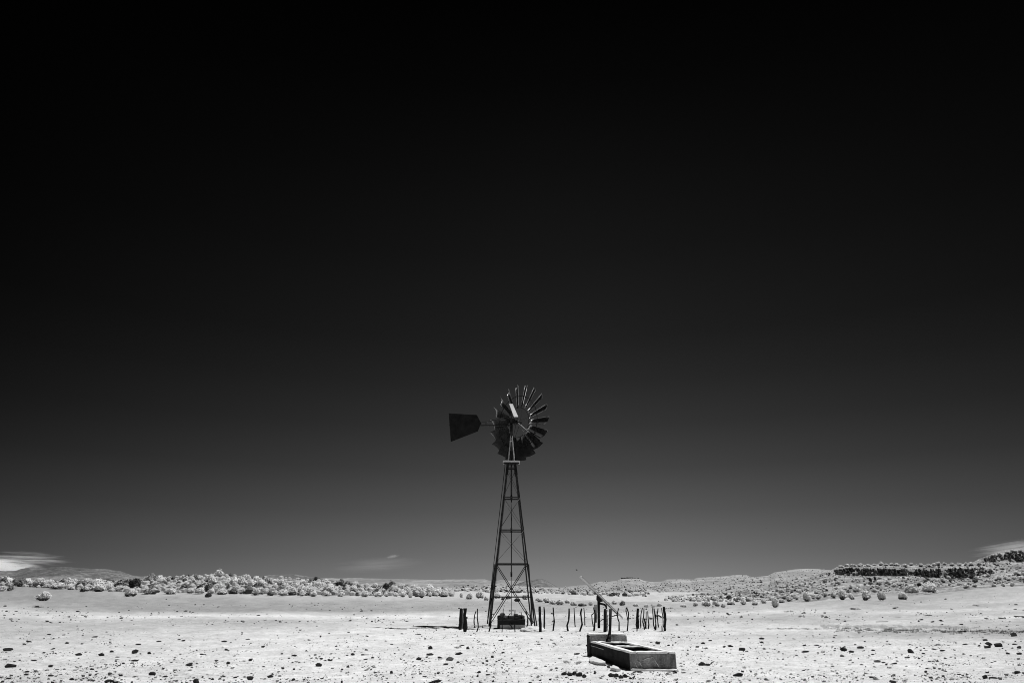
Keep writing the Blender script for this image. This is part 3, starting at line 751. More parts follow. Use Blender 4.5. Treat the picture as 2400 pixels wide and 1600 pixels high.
# head
PHI = math.radians(45)
N = Vector((math.sin(PHI), math.cos(PHI), 0)); T = Vector((math.cos(PHI), -math.sin(PHI), 0)); UPV = Vector((0, 0, 1))
zh = L(1198, 987).z
hub = N * 0.44 + Vector((0, 0, zh)); hub.x = L(1214.8, 987).x
RW = (L(1214, 899.5, 0.4).z - L(1214, 1074.5, 0.4).z) / 2
bm = bmesh.new()
bar(bm, Vector((0, 0, zh)) - N * 0.28, Vector((0, 0, zh)) + N * 0.25, 0.26, 0.30)
bmesh.ops.bevel(bm, geom=bm.edges[:], offset=0.05, segments=2, affect='EDGES')
gear = bm_obj('gearbox', bm, M['steel_dark'], root)
part_tube('shaft', [Vector((0, 0, zh)) + N * 0.2, hub + N * 0.05], 0.055, M['steel_dark'], root, 10)
# lifted sheet hood over the gearbox
bm = bmesh.new()
h0, h1 = L(1193.5, 947, -0.15), L(1201.5, 947, -0.15); h2, h3 = L(1214.5, 977, -0.75), L(1204.5, 977, -0.75)
nn = (h1 - h0).cross(h3 - h0).normalized()
for off in (0, 0.02):
    pass
vs = [bm.verts.new(v + nn * o_) for o_ in (0, -0.03) for v in (h0, h1, h2, h3)]
for q in ((0, 1, 2, 3), (7, 6, 5, 4), (0, 4, 5, 1), (1, 5, 6, 2), (2, 6, 7, 3), (3, 7, 4, 0)): bm.faces.new([vs[i] for i in q])
bmesh.ops.recalc_face_normals(bm, faces=bm.faces)
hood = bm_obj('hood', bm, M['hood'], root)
part_bar('hood_stay', Vector((0, 0, zh + 0.13)), (h0 + h3) / 2 - nn * 0.02, 0.03, M['steel_dark'], root)
# wheel
def wp(a, r, n=0.0): return hub + (T * math.cos(a) + UPV * math.sin(a)) * r + N * n
NBL = 18
bm = bmesh.new()
def ring(bm, r, n, w):
    k = 72
    for i in range(k):
        bar(bm, wp(2 * math.pi * i / k, r, n), wp(2 * math.pi * (i + 1.04) / k, r, n), w, 0.012, N)
ring(bm, RW * 0.70, -0.06, 0.035)
bm2 = bmesh.new(); ring(bm2, RW * 0.395, -0.03, 0.03)
wheel = part_tube('wheel', [hub - N * 0.16, hub + N * 0.16], 0.12, M['steel_dark'], root, 12)
bm_obj('outer_rim', bm, M['steel_dark'], wheel); bm_obj('inner_rim', bm2, M['steel_dark'], wheel)
for i in range(6):
    a = math.radians(10 + i * 60)
    part_tube('spoke', [wp(a, 0.1, -0.14), wp(a, RW * 0.70, -0.06)], 0.011, M['steel'], wheel, 5)
    part_tube('spoke', [wp(a, 0.1, 0.14), wp(a, RW * 0.70, -0.06)], 0.011, M['steel'], wheel, 5)
PT = math.radians(36)
def blade(a):
    e = T * math.cos(a) + UPV * math.sin(a); tau = T * -math.sin(a) + UPV * math.cos(a)
    ch = tau * math.cos(PT) + N * math.sin(PT); nm = e.cross(ch).normalized()
    bm = bmesh.new(); g = []
    nu, nv = 6, 7
    for side in (0, 1):
        gg = []
        for i in range(nu):
            f = i / (nu - 1); r = RW * (0.40 + 0.60 * f); c = RW * (0.175 + 0.135 * f)
            row = []
            for j in range(nv):
                s = j / (nv - 1) - 0.5
                camb = -0.16 * c * (1 - 4 * s * s)
                row.append(bm.verts.new(hub + e * r + ch * (s * c) + nm * (camb + (0.003 if side else -0.003))))
            gg.append(row)
        g.append(gg)
    for side in (0, 1):
        for i in range(nu - 1):
            for j in range(nv - 1):
                q = [g[side][i][j], g[side][i][j + 1], g[side][i + 1][j + 1], g[side][i + 1][j]]
                bm.faces.new(q if side else q[::-1])
    bo = [(i, 0) for i in range(nu)] + [(nu - 1, j) for j in range(1, nv)] + [(i, nv - 1) for i in range(nu - 2, -1, -1)] + [(0, j) for j in range(nv - 2, 0, -1)]
    for (i, j), (k, l) in zip(bo, bo[1:] + bo[:1]):
        bm.faces.new([g[0][i][j], g[0][k][l], g[1][k][l], g[1][i][j]])
    bmesh.ops.recalc_face_normals(bm, faces=bm.faces)
    return bm_obj('blade', bm, M['sail'], wheel, smooth=True)
for i in range(NBL):
    blade(math.radians(90 + 4 + 20 * i))
    a = math.radians(94 + 20 * i)
    part_bar('blade_bracket', wp(a, RW * 0.70, -0.06), wp(a, RW * 0.70, 0.05), 0.05, M['steel'], wheel, 0.02)
# tail, folded parallel to the wheel
TD = Vector((-0.93, 0.30, 0)).normalized(); TN = Vector((-TD.y, TD.x, 0)) * -1
t0 = Vector((-0.1, -0.34, 0))
def tp(px, py):
    """point of the vertical plane through the tail boom"""
    d = ray(px, py); o_ = EYEV - base_p
    n_ = Vector((TD.y, -TD.x, 0)); s = (t0 - o_).dot(n_) / d.dot(n_); return o_ + d * s
poly = [(1051.7, 968), (1117.7, 972), (1127.8, 991), (1119.8, 1010.5), (1056.5, 1035)]
nrm = Vector((TD.y, -TD.x, 0)).normalized()
bm = bmesh.new(); fr = [bm.verts.new(tp(*p) + nrm * 0.004) for p in poly]; bk = [bm.verts.new(tp(*p) - nrm * 0.004) for p in poly]
bm.faces.new(fr); bm.faces.new(bk[::-1])
for i in range(5): j = (i + 1) % 5; bm.faces.new([fr[i], bk[i], bk[j], fr[j]])
bmesh.ops.recalc_face_normals(bm, faces=bm.faces)
tail = bm_obj('tail_vane', bm, M['vane'], root)
part_bar('vane_rib', tp(1053, 996) - nrm * -0.022, tp(1128, 992) - nrm * -0.022, 0.03, M['steel_dark'], tail, 0.06)
part_bar('vane_rib', tp(1060, 972) + nrm * 0.02, tp(1064, 1029) + nrm * 0.02, 0.03, M['vane'], tail, 0.03)
part_bar('vane_rib', tp(1110, 974) + nrm * 0.02, tp(1112, 1011) + nrm * 0.02, 0.03, M['vane'], tail, 0.03)
part_bar('tail_boom', tp(1126, 997), tp(1198, 996.5), 0.05, M['steel_dark'], root, 0.06)
part_bar('tail_boom', tp(1127, 990), tp(1193, 979.5), 0.03, M['steel'], root)
part_bar('boom_stay', tp(1139, 996), tp(1139, 987), 0.03, M['steel_dark'], root)
part_tube('furl_lever', [L(1215, 991, -0.35), L(1247.5, 1019, -0.1)], 0.016, M['bright_bar'], root, 6)
part_tube('tail_spring', [tp(1148, 987), tp(1190, 976)], 0.02, M['steel'], root, 6)
part_tube('furl_wire', [Vector((-0.06, -0.1, zh - 0.1)), Vector((-0.15, -0.1, ZT_)), corner(-1, -1, 1.2) + Vector((0.1, 0, 0))], 0.006, M['wire'], root, 4)

# ------------------------------------------------------------------ things under and around the tower
# well-head tank between the tower legs
wpt = hit(1198, 1474)
tank = thing('well_tank', wpt, 'dark low tank box with a pale lower face under the windmill tower', 'tank')
def LW(px, py, dy=0.0): return at(px, py, wpt.y + dy) - wpt
xa, xb = LW(1165.5, 1470).x, LW(1230, 1470).x
z0, z1, z2 = LW(1198, 1463).z, LW(1198, 1450).z, LW(1198, 1443).z
def rough_box(x0, x1, y0, y1, za, zb, mat, name, parent, amp=0.012, cuts=5, sc=4.0, bev=0.012):
    bm = bmesh.new(); bmesh.ops.create_cube(bm, size=1)
    for v in bm.verts: v.co = Vector(((x0 + x1) / 2 + v.co.x * (x1 - x0), (y0 + y1) / 2 + v.co.y * (y1 - y0), (za + zb) / 2 + v.co.z * (zb - za)))
    if bev: bmesh.ops.bevel(bm, geom=bm.edges[:], offset=bev, segments=2, affect='EDGES')
    bmesh.ops.subdivide_edges(bm, edges=bm.edges[:], cuts=cuts, use_grid_fill=True)
    for v in bm.verts: v.co += mnoise.noise_vector(v.co * sc) * amp
    return bm_obj(name, bm, mat, parent)
rough_box(xa + 0.12, xb, 0.0, 1.0, -0.15, z0 - 0.003, M['tank_pale'], 'base_wall', tank)
rough_box(xa, xa + 0.117, -0.02, 1.05, -0.15, z0 - 0.003, M['tank'], 'side_wall', tank)
rough_box(xa, xb + 0.02, -0.06, 1.06, z0, z1, M['tank'], 'top_slab', tank)
rough_box(xa, xb + 0.01, 0.45, 1.05, z1 + 0.003, z2, M['tank_pale'], 'kerb', tank)
rough_box(xa, xa + 0.1, -0.05, 0.44, z1 + 0.003, z2 + 0.02, M['tank'], 'kerb', tank)
# stones and a bent pipe on the tank
def stone_at(loc, sx, sy, sz, mat, seed, name='stone', label=None, group=None, n=22):
    bm = hull_rock(seed, n, sx, sy, sz, 0.22)
    o = bm_obj(name, bm, mat, None, loc); o.rotation_euler = (0, 0, random.uniform(-0.4, 0.4))
    return tag(o, label, 'stone', group)
stone_at(wpt + LW(1177, 1441.5, 0.2) + Vector((0, 0, 0.02)), 0.17, 0.15, 0.15, M['stone_grey'], 501, 'stone', 'pale pointed stone on the left end of the dark tank under the windmill')
stone_at(wpt + LW(1184, 1445, 0.1), 0.13, 0.12, 0.1, M['stone_grey'], 502, 'stone', 'grey stone low beside the pointed stone on top of the dark tank')
for k, (px, py, s, lb) in enumerate([(1210, 1441, 0.12, 'small dark stone on the middle of the dark tank top under the windmill'), (1217, 1443.5, 0.12, 'dark stone lying lower beside its neighbour on the right half of the tank top'), (1224, 1443, 0.1, 'dark stone nearest the right end of the tank top under the windmill')]):
    stone_at(wpt + LW(px, py, 0.25), s * 1.3, s, s * 0.7, M['stone'], 510 + k, 'stone', lb)
o = part_tube('bent_pipe', [LW(1191.5, 1449, 0.12) + wpt, LW(1192, 1442, 0.12) + wpt, LW(1194, 1438.5, 0.12) + wpt, LW(1197.5, 1436.5, 0.12) + wpt], 0.018, M['pipe'], None, 6)
tag(o, 'thin bent pipe curving up from the dark tank under the windmill', 'pipe')
o = part_tube('timber_prop', [LW(1195, 1461, -0.1) + wpt, LW(1198.5, 1466, -0.12) + wpt, LW(1201, 1473.5, -0.2) + wpt], 0.035, M['wood'], None, 6, 0.15)
tag(o, 'short dark timber prop leaning on the pale face of the tank', 'timber')
# pale mound of earth at the right tower foot
mp = hit(1253, 1480)
bm = bmesh.new(); bmesh.ops.create_icosphere(bm, subdivisions=4, radius=1)
for v in bm.verts:
    v.co = v.co * (1 + 0.25 * mnoise.noise(v.co * 2.5) + 0.08 * mnoise.noise(v.co * 8)); v.co = Vector((v.co.x * 0.62, v.co.y * 0.6, v.co.z * 0.22))
o = bm_obj('earth_mound', bm, M['ground'], None, mp + Vector((0, 0.6, -0.02)), True); tag(o, 'low pale mound of earth heaped round the right tower feet', 'mound')
a_ = o.data.attributes.new('cover', 'FLOAT', 'POINT'); a_.data.foreach_set('value', [0.60] * len(o.data.vertices))

# ------------------------------------------------------------------ wire fence of posts and crooked sticks
f0 = hit(1320, 1478.5)
fence = thing('stick_fence', f0, 'broken wire fence of crooked sticks and dark posts round the windmill', 'fence')
def stick(pts, w, name='stick', mat='wood', Y=None, sink=0.12, jag=0.18):
    """pts in photograph pixels from top to foot; w its width in pixels"""
    foot = pts[-1]
    if Y is None:
        g = hit(*foot); Y = g.y
    P_ = [at(a, b, Y) - f0 for a, b in pts]
    P_.append(P_[-1] + Vector((0, 0, -sink)))
    r = w * (1.6 if w < 3 else 1.35) * mpp(foot[1], Y) / 2
    # more points so the stick is knotty rather than smooth
    Q = []
    for a, b in zip(P_, P_[1:]):
        n = max(2, int((b - a).length / 0.13))
        for i in range(n):
            q = a.lerp(b, i / n); Q.append(q + Vector((random.uniform(-1, 1), random.uniform(-1, 1), 0)) * r * 0.12)
    Q.append(P_[-1])
    rad = [r * (0.82 + 0.3 * i / len(Q)) * random.uniform(0.85, 1.15) for i in range(len(Q))]
    bm = bmesh.new(); tube(bm, Q, rad, 8 if w > 3.5 else 6, jag)
    return bm_obj(name, bm, M[mat], fence)
def c3(*p): return [(1060 + a / 10.69, 1400 + b / 10.69) for a, b in p]         # zoom windows the fence was read from
def c1(*p): return [(1310 + a / 9.2235, 1330 + b / 9.2235) for a, b in p]
def c2(*p): return [(1450 + a / 13.835, 1400 + b / 13.835) for a, b in p]
stick(c3((210, 262), (212, 480), (205, 640), (190, 800)), 5.6, 'corner_post', jag=0.25)
stick(c3((325, 262), (320, 440), (325, 640), (318, 850)), 7.2, 'corner_post', jag=0.25)
stick(c3((250, 270), (262, 420), (262, 600), (235, 790)), 4.0, 'corner_post', 'wood_grey', jag=0.3)
stick(c3((345, 520), (365, 500)), 3, 'splinter', 'wood_grey', hit(1091, 1479).y, 0.0)
stick(c3((597, 335), (560, 430), (545, 560), (553, 690)), 1.7)
stick(c3((632, 270), (628, 520), (645, 640), (650, 730), (615, 850)), 2.0)
stick(c3((968, 560), (965, 690), (920, 845)), 2.2)
stick(c3((1278, 265), (1275, 450), (1258, 640), (1247, 862)), 1.3)
stick(c3((1570, 300), (1568, 560), (1560, 700), (1573, 850)), 1.5)
stick(c3((1725, 350), (1728, 420)), 1.3, 'stick', 'wood', wpt.y + 0.3, 0.3)
stick(c3((1840, 330), (1895, 500), (1890, 650), (1842, 830)), 2.2)
stick(c3((1950, 420), (1940, 560), (1985, 640)), 1.5, Y=WY - 0.8, sink=0.5)
stick(c3((2188, 215), (2190, 400), (2205, 640), (2205, 855)), 5.2, 'fence_post')
stick(c3((2297, 225), (2310, 420), (2305, 640), (2297, 835)), 2.6)
stick([(1296.5, 1422.5), (1297.2, 1438), (1299.3, 1455), (1296.5, 1477.5)], 2.2)
stick([(1295.6, 1423), (1297.5, 1440), (1298, 1455), (1296, 1470)], 1.2)
stick(c1((222, 875), (218, 1050), (212, 1130), (178, 1240), (195, 1362)), 2.6)
stick(c1((328, 860), (335, 1040), (345, 1180), (350, 1275)), 1.8)
stick(c1((492, 875), (470, 970), (490, 1130), (500, 1220), (450, 1368)), 2.8)
stick(c1((538, 860), (553, 1030), (560, 1240)), 1.5)
stick(c1((745, 850), (765, 960), (710, 1020), (722, 1150), (740, 1265)), 1.4)
stick(c1((775, 900), (780, 1080), (775, 1200), (760, 1352)), 2.6)
stick(c1((800, 950), (812, 1060), (805, 1180)), 2.2, 'stick', 'wood_grey')
stick(c1((997, 885), (995, 1380)), 5.6, 'fence_post', jag=0.1)
for k in range(9):                         # chips of bark on the right side of that post
    y = 905 + k * 52
    stick(c1((1036 + random.uniform(-8, 8), y), (1036 + random.uniform(-8, 8), y + 44)), 3.2, 'bark_chip', 'wood_grey', hit(1418, 1480).y - 0.01, 0.0, 0.4)
stick(c1((1288, 870), (1262, 1000), (1275, 1100), (1300, 1170), (1300, 1358)), 1.9)
stick(c1((1145, 1048), (1262, 1015)), 1.6, 'stick', 'wood', hit(1450, 1477).y, 0.0)
stick(c1((1462, 850), (1505, 970), (1500, 1130), (1475, 1362)), 2.0)
stick(c1((1460, 855), (1450, 920), (1475, 1060), (1495, 1180)), 1.3, Y=hit(1470, 1477.5).y, sink=0)
stick(c2((620, 345), (605, 640), (618, 990)), 5.4, 'fence_post', sink=0.05)
stick(c2((600, 940), (592, 1085)), 1.8)
stick(c2((770, 325), (725, 520), (710, 760), (720, 985)), 1.7)
stick(c2((820, 345), (810, 600), (780, 780), (845, 1030)), 1.8)
stick(c2((830, 680), (865, 860), (880, 1000)), 2.2)
stick(c2((893, 440), (890, 700), (890, 990)), 1.5)
stick(c2((940, 430), (955, 640), (980, 860), (955, 1010)), 1.9)
stick(c2((1105, 330), (1118, 620), (1130, 880), (1190, 1050)), 1.7)
stick(c2((1150, 345), (1180, 600), (1205, 820), (1205, 1050)), 2.2)
stick(c2((1210, 440), (1205, 640)), 1.4, Y=hit(1537, 1476).y, sink=0)
stick(c2((1275, 340), (1250, 560), (1270, 780), (1290, 960)), 1.9)
stick(c2((1230, 600), (1300, 575), (1380, 625)), 2.2, 'stick', 'wood', hit(1543, 1472).y, 0.0)
stick(c2((1385, 330), (1420, 520), (1440, 760), (1450, 960)), 1.6)
stick(c2((1400, 900), (1410, 1075)), 1.6, 'stick', 'wood_grey')
stick(c2((1462, 290), (1490, 520), (1510, 700), (1495, 1075)), 4.8, 'fence_post', jag=0.14)
# strands of wire sagging between the posts
yf = f0.y
for zz in (0.28, 0.55, 0.82):
    for (pa, pb) in ((1092, 1266), (1266, 1418), (1418, 1494), (1494, 1557)):
        a = at(pa, 1478, yf) - f0; b = at(pb, 1478, yf) - f0; pts = []
        for i in range(7):
            t_ = i / 6; q = a.lerp(b, t_); q.z = zz - 0.10 * math.sin(math.pi * t_) * (b - a).length / 3 + random.uniform(-0.01, 0.01); pts.append(q)
        part_tube('wire', pts, 0.0022, M['wire'], fence, 4)

# standing pipe at the head of the trough
g = hit(1428, 1532)
pipe_y = hit(1428, 1503).y
# ------------------------------------------------------------------ concrete trough
fl, fr_ = hit(1477, 1570), hit(1585, 1572)
rl = hit(1386, 1537)
fl.z = fr_.z = rl.z = 0.0
axis = rl - fl; wid = fr_ - fl
rr = rl + wid * 0.97
tr = thing('trough', (fl + fr_ + rl + rr) / 4, 'long stained concrete drinking trough with two basins and a raised head wall', 'trough')
tc_ = tr.location.copy()
HTOP = (at(1477, 1525.5, fl.y)).z
def UV(u, v, z=0.0):                      # u across from left, v along from the near end
    a = fl.lerp(fr_, u); b = rl.lerp(rr, u); p = a.lerp(b, v); p.z = z; return p - tc_
def quad_box(u0, u1, v0, v1, za, zb, mat, name, parent, amp=0.014, cuts=7, bev=0.014, sc=5.0):
    bm = bmesh.new()
    vs = [bm.verts.new(UV(u, v, z)) for z in (za, zb) for u, v in ((u0, v0), (u1, v0), (u1, v1), (u0, v1))]
    for q in ((3, 2, 1, 0), (4, 5, 6, 7), (0, 1, 5, 4), (1, 2, 6, 5), (2, 3, 7, 6), (3, 0, 4, 7)): bm.faces.new([vs[i] for i in q])
    bmesh.ops.bevel(bm, geom=bm.edges[:], offset=bev, segments=2, affect='EDGES')
    bmesh.ops.subdivide_edges(bm, edges=bm.edges[:], cuts=cuts, use_grid_fill=True)
    for v in bm.verts: v.co += mnoise.noise_vector(v.co * sc) * amp + mnoise.noise_vector(v.co * sc * 4) * amp * 0.4
    return bm_obj(name, bm, mat, parent, smooth=False)
RIM = 0.045
zr = HTOP - RIM
W0 = 0.15
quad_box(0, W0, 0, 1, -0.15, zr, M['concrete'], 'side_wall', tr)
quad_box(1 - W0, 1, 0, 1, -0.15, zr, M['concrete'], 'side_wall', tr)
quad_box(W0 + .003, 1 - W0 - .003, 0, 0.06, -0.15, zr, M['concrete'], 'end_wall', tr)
quad_box(0.0, 1.0, -0.013, -0.001, -0.15, zr, M['coat'], 'plaster_coat', tr, 0.008, 9, 0.004)
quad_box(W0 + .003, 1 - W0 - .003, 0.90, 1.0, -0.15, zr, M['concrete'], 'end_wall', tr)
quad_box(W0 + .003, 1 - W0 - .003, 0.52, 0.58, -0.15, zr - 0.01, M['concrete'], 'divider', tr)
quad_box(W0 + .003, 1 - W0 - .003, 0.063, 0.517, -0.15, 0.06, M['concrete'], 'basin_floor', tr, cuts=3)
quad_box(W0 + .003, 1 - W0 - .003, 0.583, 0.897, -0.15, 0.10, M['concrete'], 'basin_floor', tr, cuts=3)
quad_box(-0.003, W0 + 0.01, -0.016, 1.0, zr + .003, HTOP, M['plaster'], 'rim', tr, 0.015, 9, 0.016)
quad_box(1 - W0 - 0.01, 1.008, -0.016, 1.0, zr + .003, HTOP, M['plaster'], 'rim', tr, 0.015, 9, 0.016)
quad_box(W0 + 0.013, 1 - W0 - 0.013, -0.016, 0.066, zr + .003, HTOP, M['plaster'], 'rim', tr, 0.015, 9, 0.016)
quad_box(W0 + 0.013, 1 - W0 - 0.013, 0.89, 1.0, zr + .003, HTOP, M['plaster'], 'rim', tr, 0.015, 9, 0.016)
quad_box(W0 + 0.013, 1 - W0 - 0.013, 0.515, 0.585, zr - 0.006, HTOP - 0.01, M['plaster'], 'rim', tr, 0.015, 9, 0.016)
quad_box(0.0, 0.995, -0.05, -0.015, -0.12, 0.035, M['plaster'], 'footing', tr, 0.018, 9, 0.012)
# head wall
hw_top = at(1385, 1485.5, rl.y).z
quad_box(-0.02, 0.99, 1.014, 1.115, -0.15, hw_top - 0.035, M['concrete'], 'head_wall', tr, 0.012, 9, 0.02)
quad_box(-0.018, 0.99, 1.002, 1.012, HTOP - 0.05, hw_top - 0.036, M['coat'], 'plaster_coat', tr, 0.007, 9, 0.004)
quad_box(-0.015, 0.985, 1.006, 1.113, hw_top - 0.032, hw_top + 0.012, M['plaster'], 'wall_cap', tr, 0.014, 9, 0.015)
# lighter strip of chipped plaster along the far left side
quad_box(-0.022, -0.003, 0.62, 0.98, HTOP * 0.68, HTOP * 0.73, M['tank_pale'], 'plaster_edge', tr, 0.01, 5, 0.004)
# scratched lines on the near end
def on_front(px, py):
    d = ray(px, py); p0 = UV(0, -0.013, 0) + tc_; n_ = (fr_ - fl).cross(Vector((0, 0, 1))).normalized()
    s = (p0 - EYEV).dot(n_) / d.dot(n_); p = EYEV + d * s + n_ * (0.016 if (d.dot(n_) < 0) else -0.016); return p - tc_
def fz(a, b): return on_front(1360 + a / 9.8, 1470 + b / 9.8)
for pts in ([(1425, 755), (1530, 705), (1655, 678)], [(1680, 690), (1740, 790), (1815, 905)], [(1300, 760), (1370, 800), (1400, 870)], [(1260, 790), (1290, 880), (1330, 920)]):
    part_tube('scratch', [fz(*p) for p in pts], 0.007, M['plaster'], tr, 4)

# black pipe standing at the head of the trough
pb = UV(0.42, 0.95, HTOP) + tc_
pp = thing('stand_pipe', Vector((pb.x, pb.y, HTOP - 0.02)), 'black standing pipe with a thick foot at the head of the trough', 'pipe')
P1 = at(1426.3, 1502.5, pb.y); P2 = at(1428.5, 1486, pb.y); P3 = at(1431, 1426, pb.y)
o_ = pp.location
part_tube('foot', [P1 - o_, P2 - o_], [0.062, 0.05], M['pipe'], pp, 10)
part_tube('riser', [P2 - o_, at(1430, 1470, pb.y) - o_, P3 - o_], [0.042, 0.036, 0.040], M['pipe'], pp, 10)
part_tube('foot_stone', [P1 - o_ + Vector((-0.03, -0.02, -0.03)), P1 - o_ + Vector((0.0, 0, 0.05))], 0.075, M['pipe'], pp, 8, 0.2)

# ------------------------------------------------------------------ solar panel on its pole
SY = 34.3; g = at(1403.5, 1464.5, SY)
sp_ = thing('solar_panel', g, 'tilted solar panel seen edge-on on a dark pole behind the trough', 'solar panel')
def LS(px, py, dy=0): return at(px, py, SY + dy) - g
part_tube('pole', [LS(1403.3, 1463) + Vector((0, 0, -0.2)), LS(1403, 1405)], 0.062, M['pipe'], sp_, 12)
bm = bmesh.new()
mh = [(1398, 1395), (1400, 1393.5), (1406, 1400), (1413.5, 1408.5), (1406, 1410.5), (1400.5, 1409), (1397.5, 1404)]
f1 = [bm.verts.new(LS(*p, -0.12)) for p in mh]; f2 = [bm.verts.new(LS(*p, 0.12)) for p in mh]
bm.faces.new(f1); bm.faces.new(f2[::-1])
for i in range(len(mh)): j = (i + 1) % len(mh); bm.faces.new([f1[i], f2[i], f2[j], f1[j]])
bmesh.ops.recalc_face_normals(bm, faces=bm.faces)
bm_obj('mount_head', bm, M['pipe'], sp_)
part_tube('junction_pipe', [LS(1405, 1413), LS(1417, 1416), LS(1420.5, 1420), LS(1421.5, 1426)], [0.05, 0.05, 0.05, 0.035], M['pipe'], sp_, 8)
part_bar('control_box', LS(1396, 1416), LS(1396, 1436), 0.10, M['tank_pale'], sp_, 0.14)
part_tube('conduit', [LS(1407, 1455), LS(1411, 1451), LS(1416, 1450)], 0.018, M['pipe'], sp_, 6)
ea, eb = (1361.5, 1349.5), (1459.5, 1445.5)
e0, e1 = LS(*ea), LS(*eb); ed = (e1 - e0)
pn = Vector((-ed.z, 0, ed.x)).normalized()
if pn.z < 0: pn = -pn
def PB(t0_, t1_, n0, n1, y0, y1, name, mat, parent):
    bm = bmesh.new(); vs = []
    skew = 0.10                               # the panel is turned a little so its upper face just shows
    for n_ in (n0, n1):
        for t_, y_ in ((t0_, y0), (t1_, y0), (t1_, y1), (t0_, y1)):
            vs.append(bm.verts.new(e0 + ed * t_ + Vector((0, y_, 0)) + pn * (n_ + (y_ * skew if True else 0))))
    for q in ((3, 2, 1, 0), (4, 5, 6, 7), (0, 1, 5, 4), (1, 2, 6, 5), (2, 3, 7, 6), (3, 0, 4, 7)): bm.faces.new([vs[i] for i in q])
    bmesh.ops.recalc_face_normals(bm, faces=bm.faces)
    return bm_obj(name, bm, mat, parent)
for a, b in ((0.0, 0.34), (0.345, 1.0)):
    md = PB(a, b, -0.082 if a == 0 else -0.05, 0.022 if a == 0 else 0.0, -0.3, 0.3, 'module', M['panel_frame'], sp_)
    PB(a + 0.01, b - 0.01, 0.024 if a == 0 else 0.002, 0.028 if a == 0 else 0.006, -0.28, 0.28, 'glass', M['panel_glass'], md)
    PB(a + 0.01, b - 0.01, -0.092 if a == 0 else -0.060, -0.084 if a == 0 else -0.052, -0.28, 0.28, 'back_sheet', M['panel_back'], md)
PB(0.2, 0.9, -0.10, -0.058, -0.2, -0.15, 'rail', M['panel_back'], sp_)
PB(0.2, 0.9, -0.10, -0.058, 0.15, 0.2, 'rail', M['panel_back'], sp_)
part_bar('panel_arm', e0 + ed * 0.43 - pn * 0.10, LS(1403, 1400), 0.06, M['pipe'], sp_)

# ------------------------------------------------------------------ modelled shadow strip and white pipe by the left corner posts
def lying(name, pts, w, mat, label, cat, jag=0.2, lift=0.3):
    P_ = [hit(*p) for p in pts]; r = w * mpp(pts[0][1], P_[0].y) / 2
    P_ = [p + Vector((0, 0, r * lift)) for p in P_]
    o = part_tube(name, [p for p in P_], [r * random.uniform(0.75, 1.2) for p in P_], M[mat], None, 7, jag)
    return tag(o, label, cat)
lying('cast_shadow_strip', [(903.5, 1472), (909, 1471), (916, 1472.5), (930, 1473.3), (942, 1473.6), (953, 1473.6)], 2.2, 'wood', 'thin dark strip standing for the windmill shadow left of the white pipe', 'shadow_strip')  # dark strip laid on the sand as part of the windmill's cast shadow
#lying('cast_shadow_strip', [(1017, 1472.6), (1030, 1472.6), (1045, 1472.2), (1060, 1472.4), (1075, 1473)], 2.3, 'wood', 'dark strip standing for the windmill shadow against the left corner posts', 'branch')
lying('plastic_pipe', [(960, 1472.4), (985, 1471.8), (1013, 1471.6)], 1.6, 'white_plastic', 'thin white pipe lying on the sand beside the dark shadow strip', 'pipe', 0.02, 0.8)
o = lying('pipe_coupling', [(986.5, 1471.8), (998, 1471.7)], 3.0, 'pipe', 'short dark coupling sleeve round the white pipe on the sand', 'pipe fitting', 0.05, 0.6)
lying('fallen_pole', [(2053.5, 1456.8), (2067, 1456.6), (2081, 1456.2)], 1.5, 'wood', 'thin dark pole lying across the bare field, middle right', 'pole')
lying('fallen_pole', [(2097, 1445), (2111, 1445.2)], 1.2, 'wood', 'short dark pole lying on the pale strip farther up the right field', 'pole')
lying('driftwood', [(2168, 1442.5), (2176, 1441.3), (2182, 1442)], 2.6, 'wood', 'dark lump of driftwood on the pale strip of the right field', 'driftwood', 0.4)
lying('driftwood', [(2378, 1444), (2390, 1444.3), (2402, 1445)], 2.8, 'wood', 'dark log of driftwood at the right edge of the picture', 'driftwood', 0.4)

# ------------------------------------------------------------------ slabs against the trough
def slab(pts, label, seed, h=0.09):
    P_ = [hit(*p) for p in pts]; c = sum(P_, Vector()) / len(P_)
    bm = bmesh.new(); r = random.Random(seed)
    bot = [bm.verts.new((p - c) * 0.9 + Vector((0, 0, -0.05))) for p in P_]
    top = [bm.verts.new((p - c) * 1.03 + Vector((0, 0, h + r.uniform(-0.015, 0.015)))) for p in P_]
    n = len(P_); bm.faces.new(top); bm.faces.new(bot[::-1])
    for i in range(n): j = (i + 1) % n; bm.faces.new([bot[i], bot[j], top[j], top[i]])
    bmesh.ops.recalc_face_normals(bm, faces=bm.faces); bmesh.ops.triangulate(bm, faces=bm.faces)
    bmesh.ops.subdivide_edges(bm, edges=bm.edges[:], cuts=3, use_grid_fill=True)
    for v in bm.verts: v.co += mnoise.noise_vector((v.co + c) * 7) * 0.02
    o = bm_obj('slab', bm, M['slab'], None, c); return tag(o, label, 'stone slab')
slab([(1383, 1553), (1400, 1558), (1419, 1559), (1418, 1554.5), (1404, 1548), (1389, 1543), (1382, 1548)], 'large pale flat slab against the left side of the trough', 1, 0.065)
slab([(1431, 1571), (1445, 1573.5), (1455, 1572), (1450, 1567.5), (1437, 1564)], 'smaller pale flat slab near the front left corner of the trough', 2, 0.055)

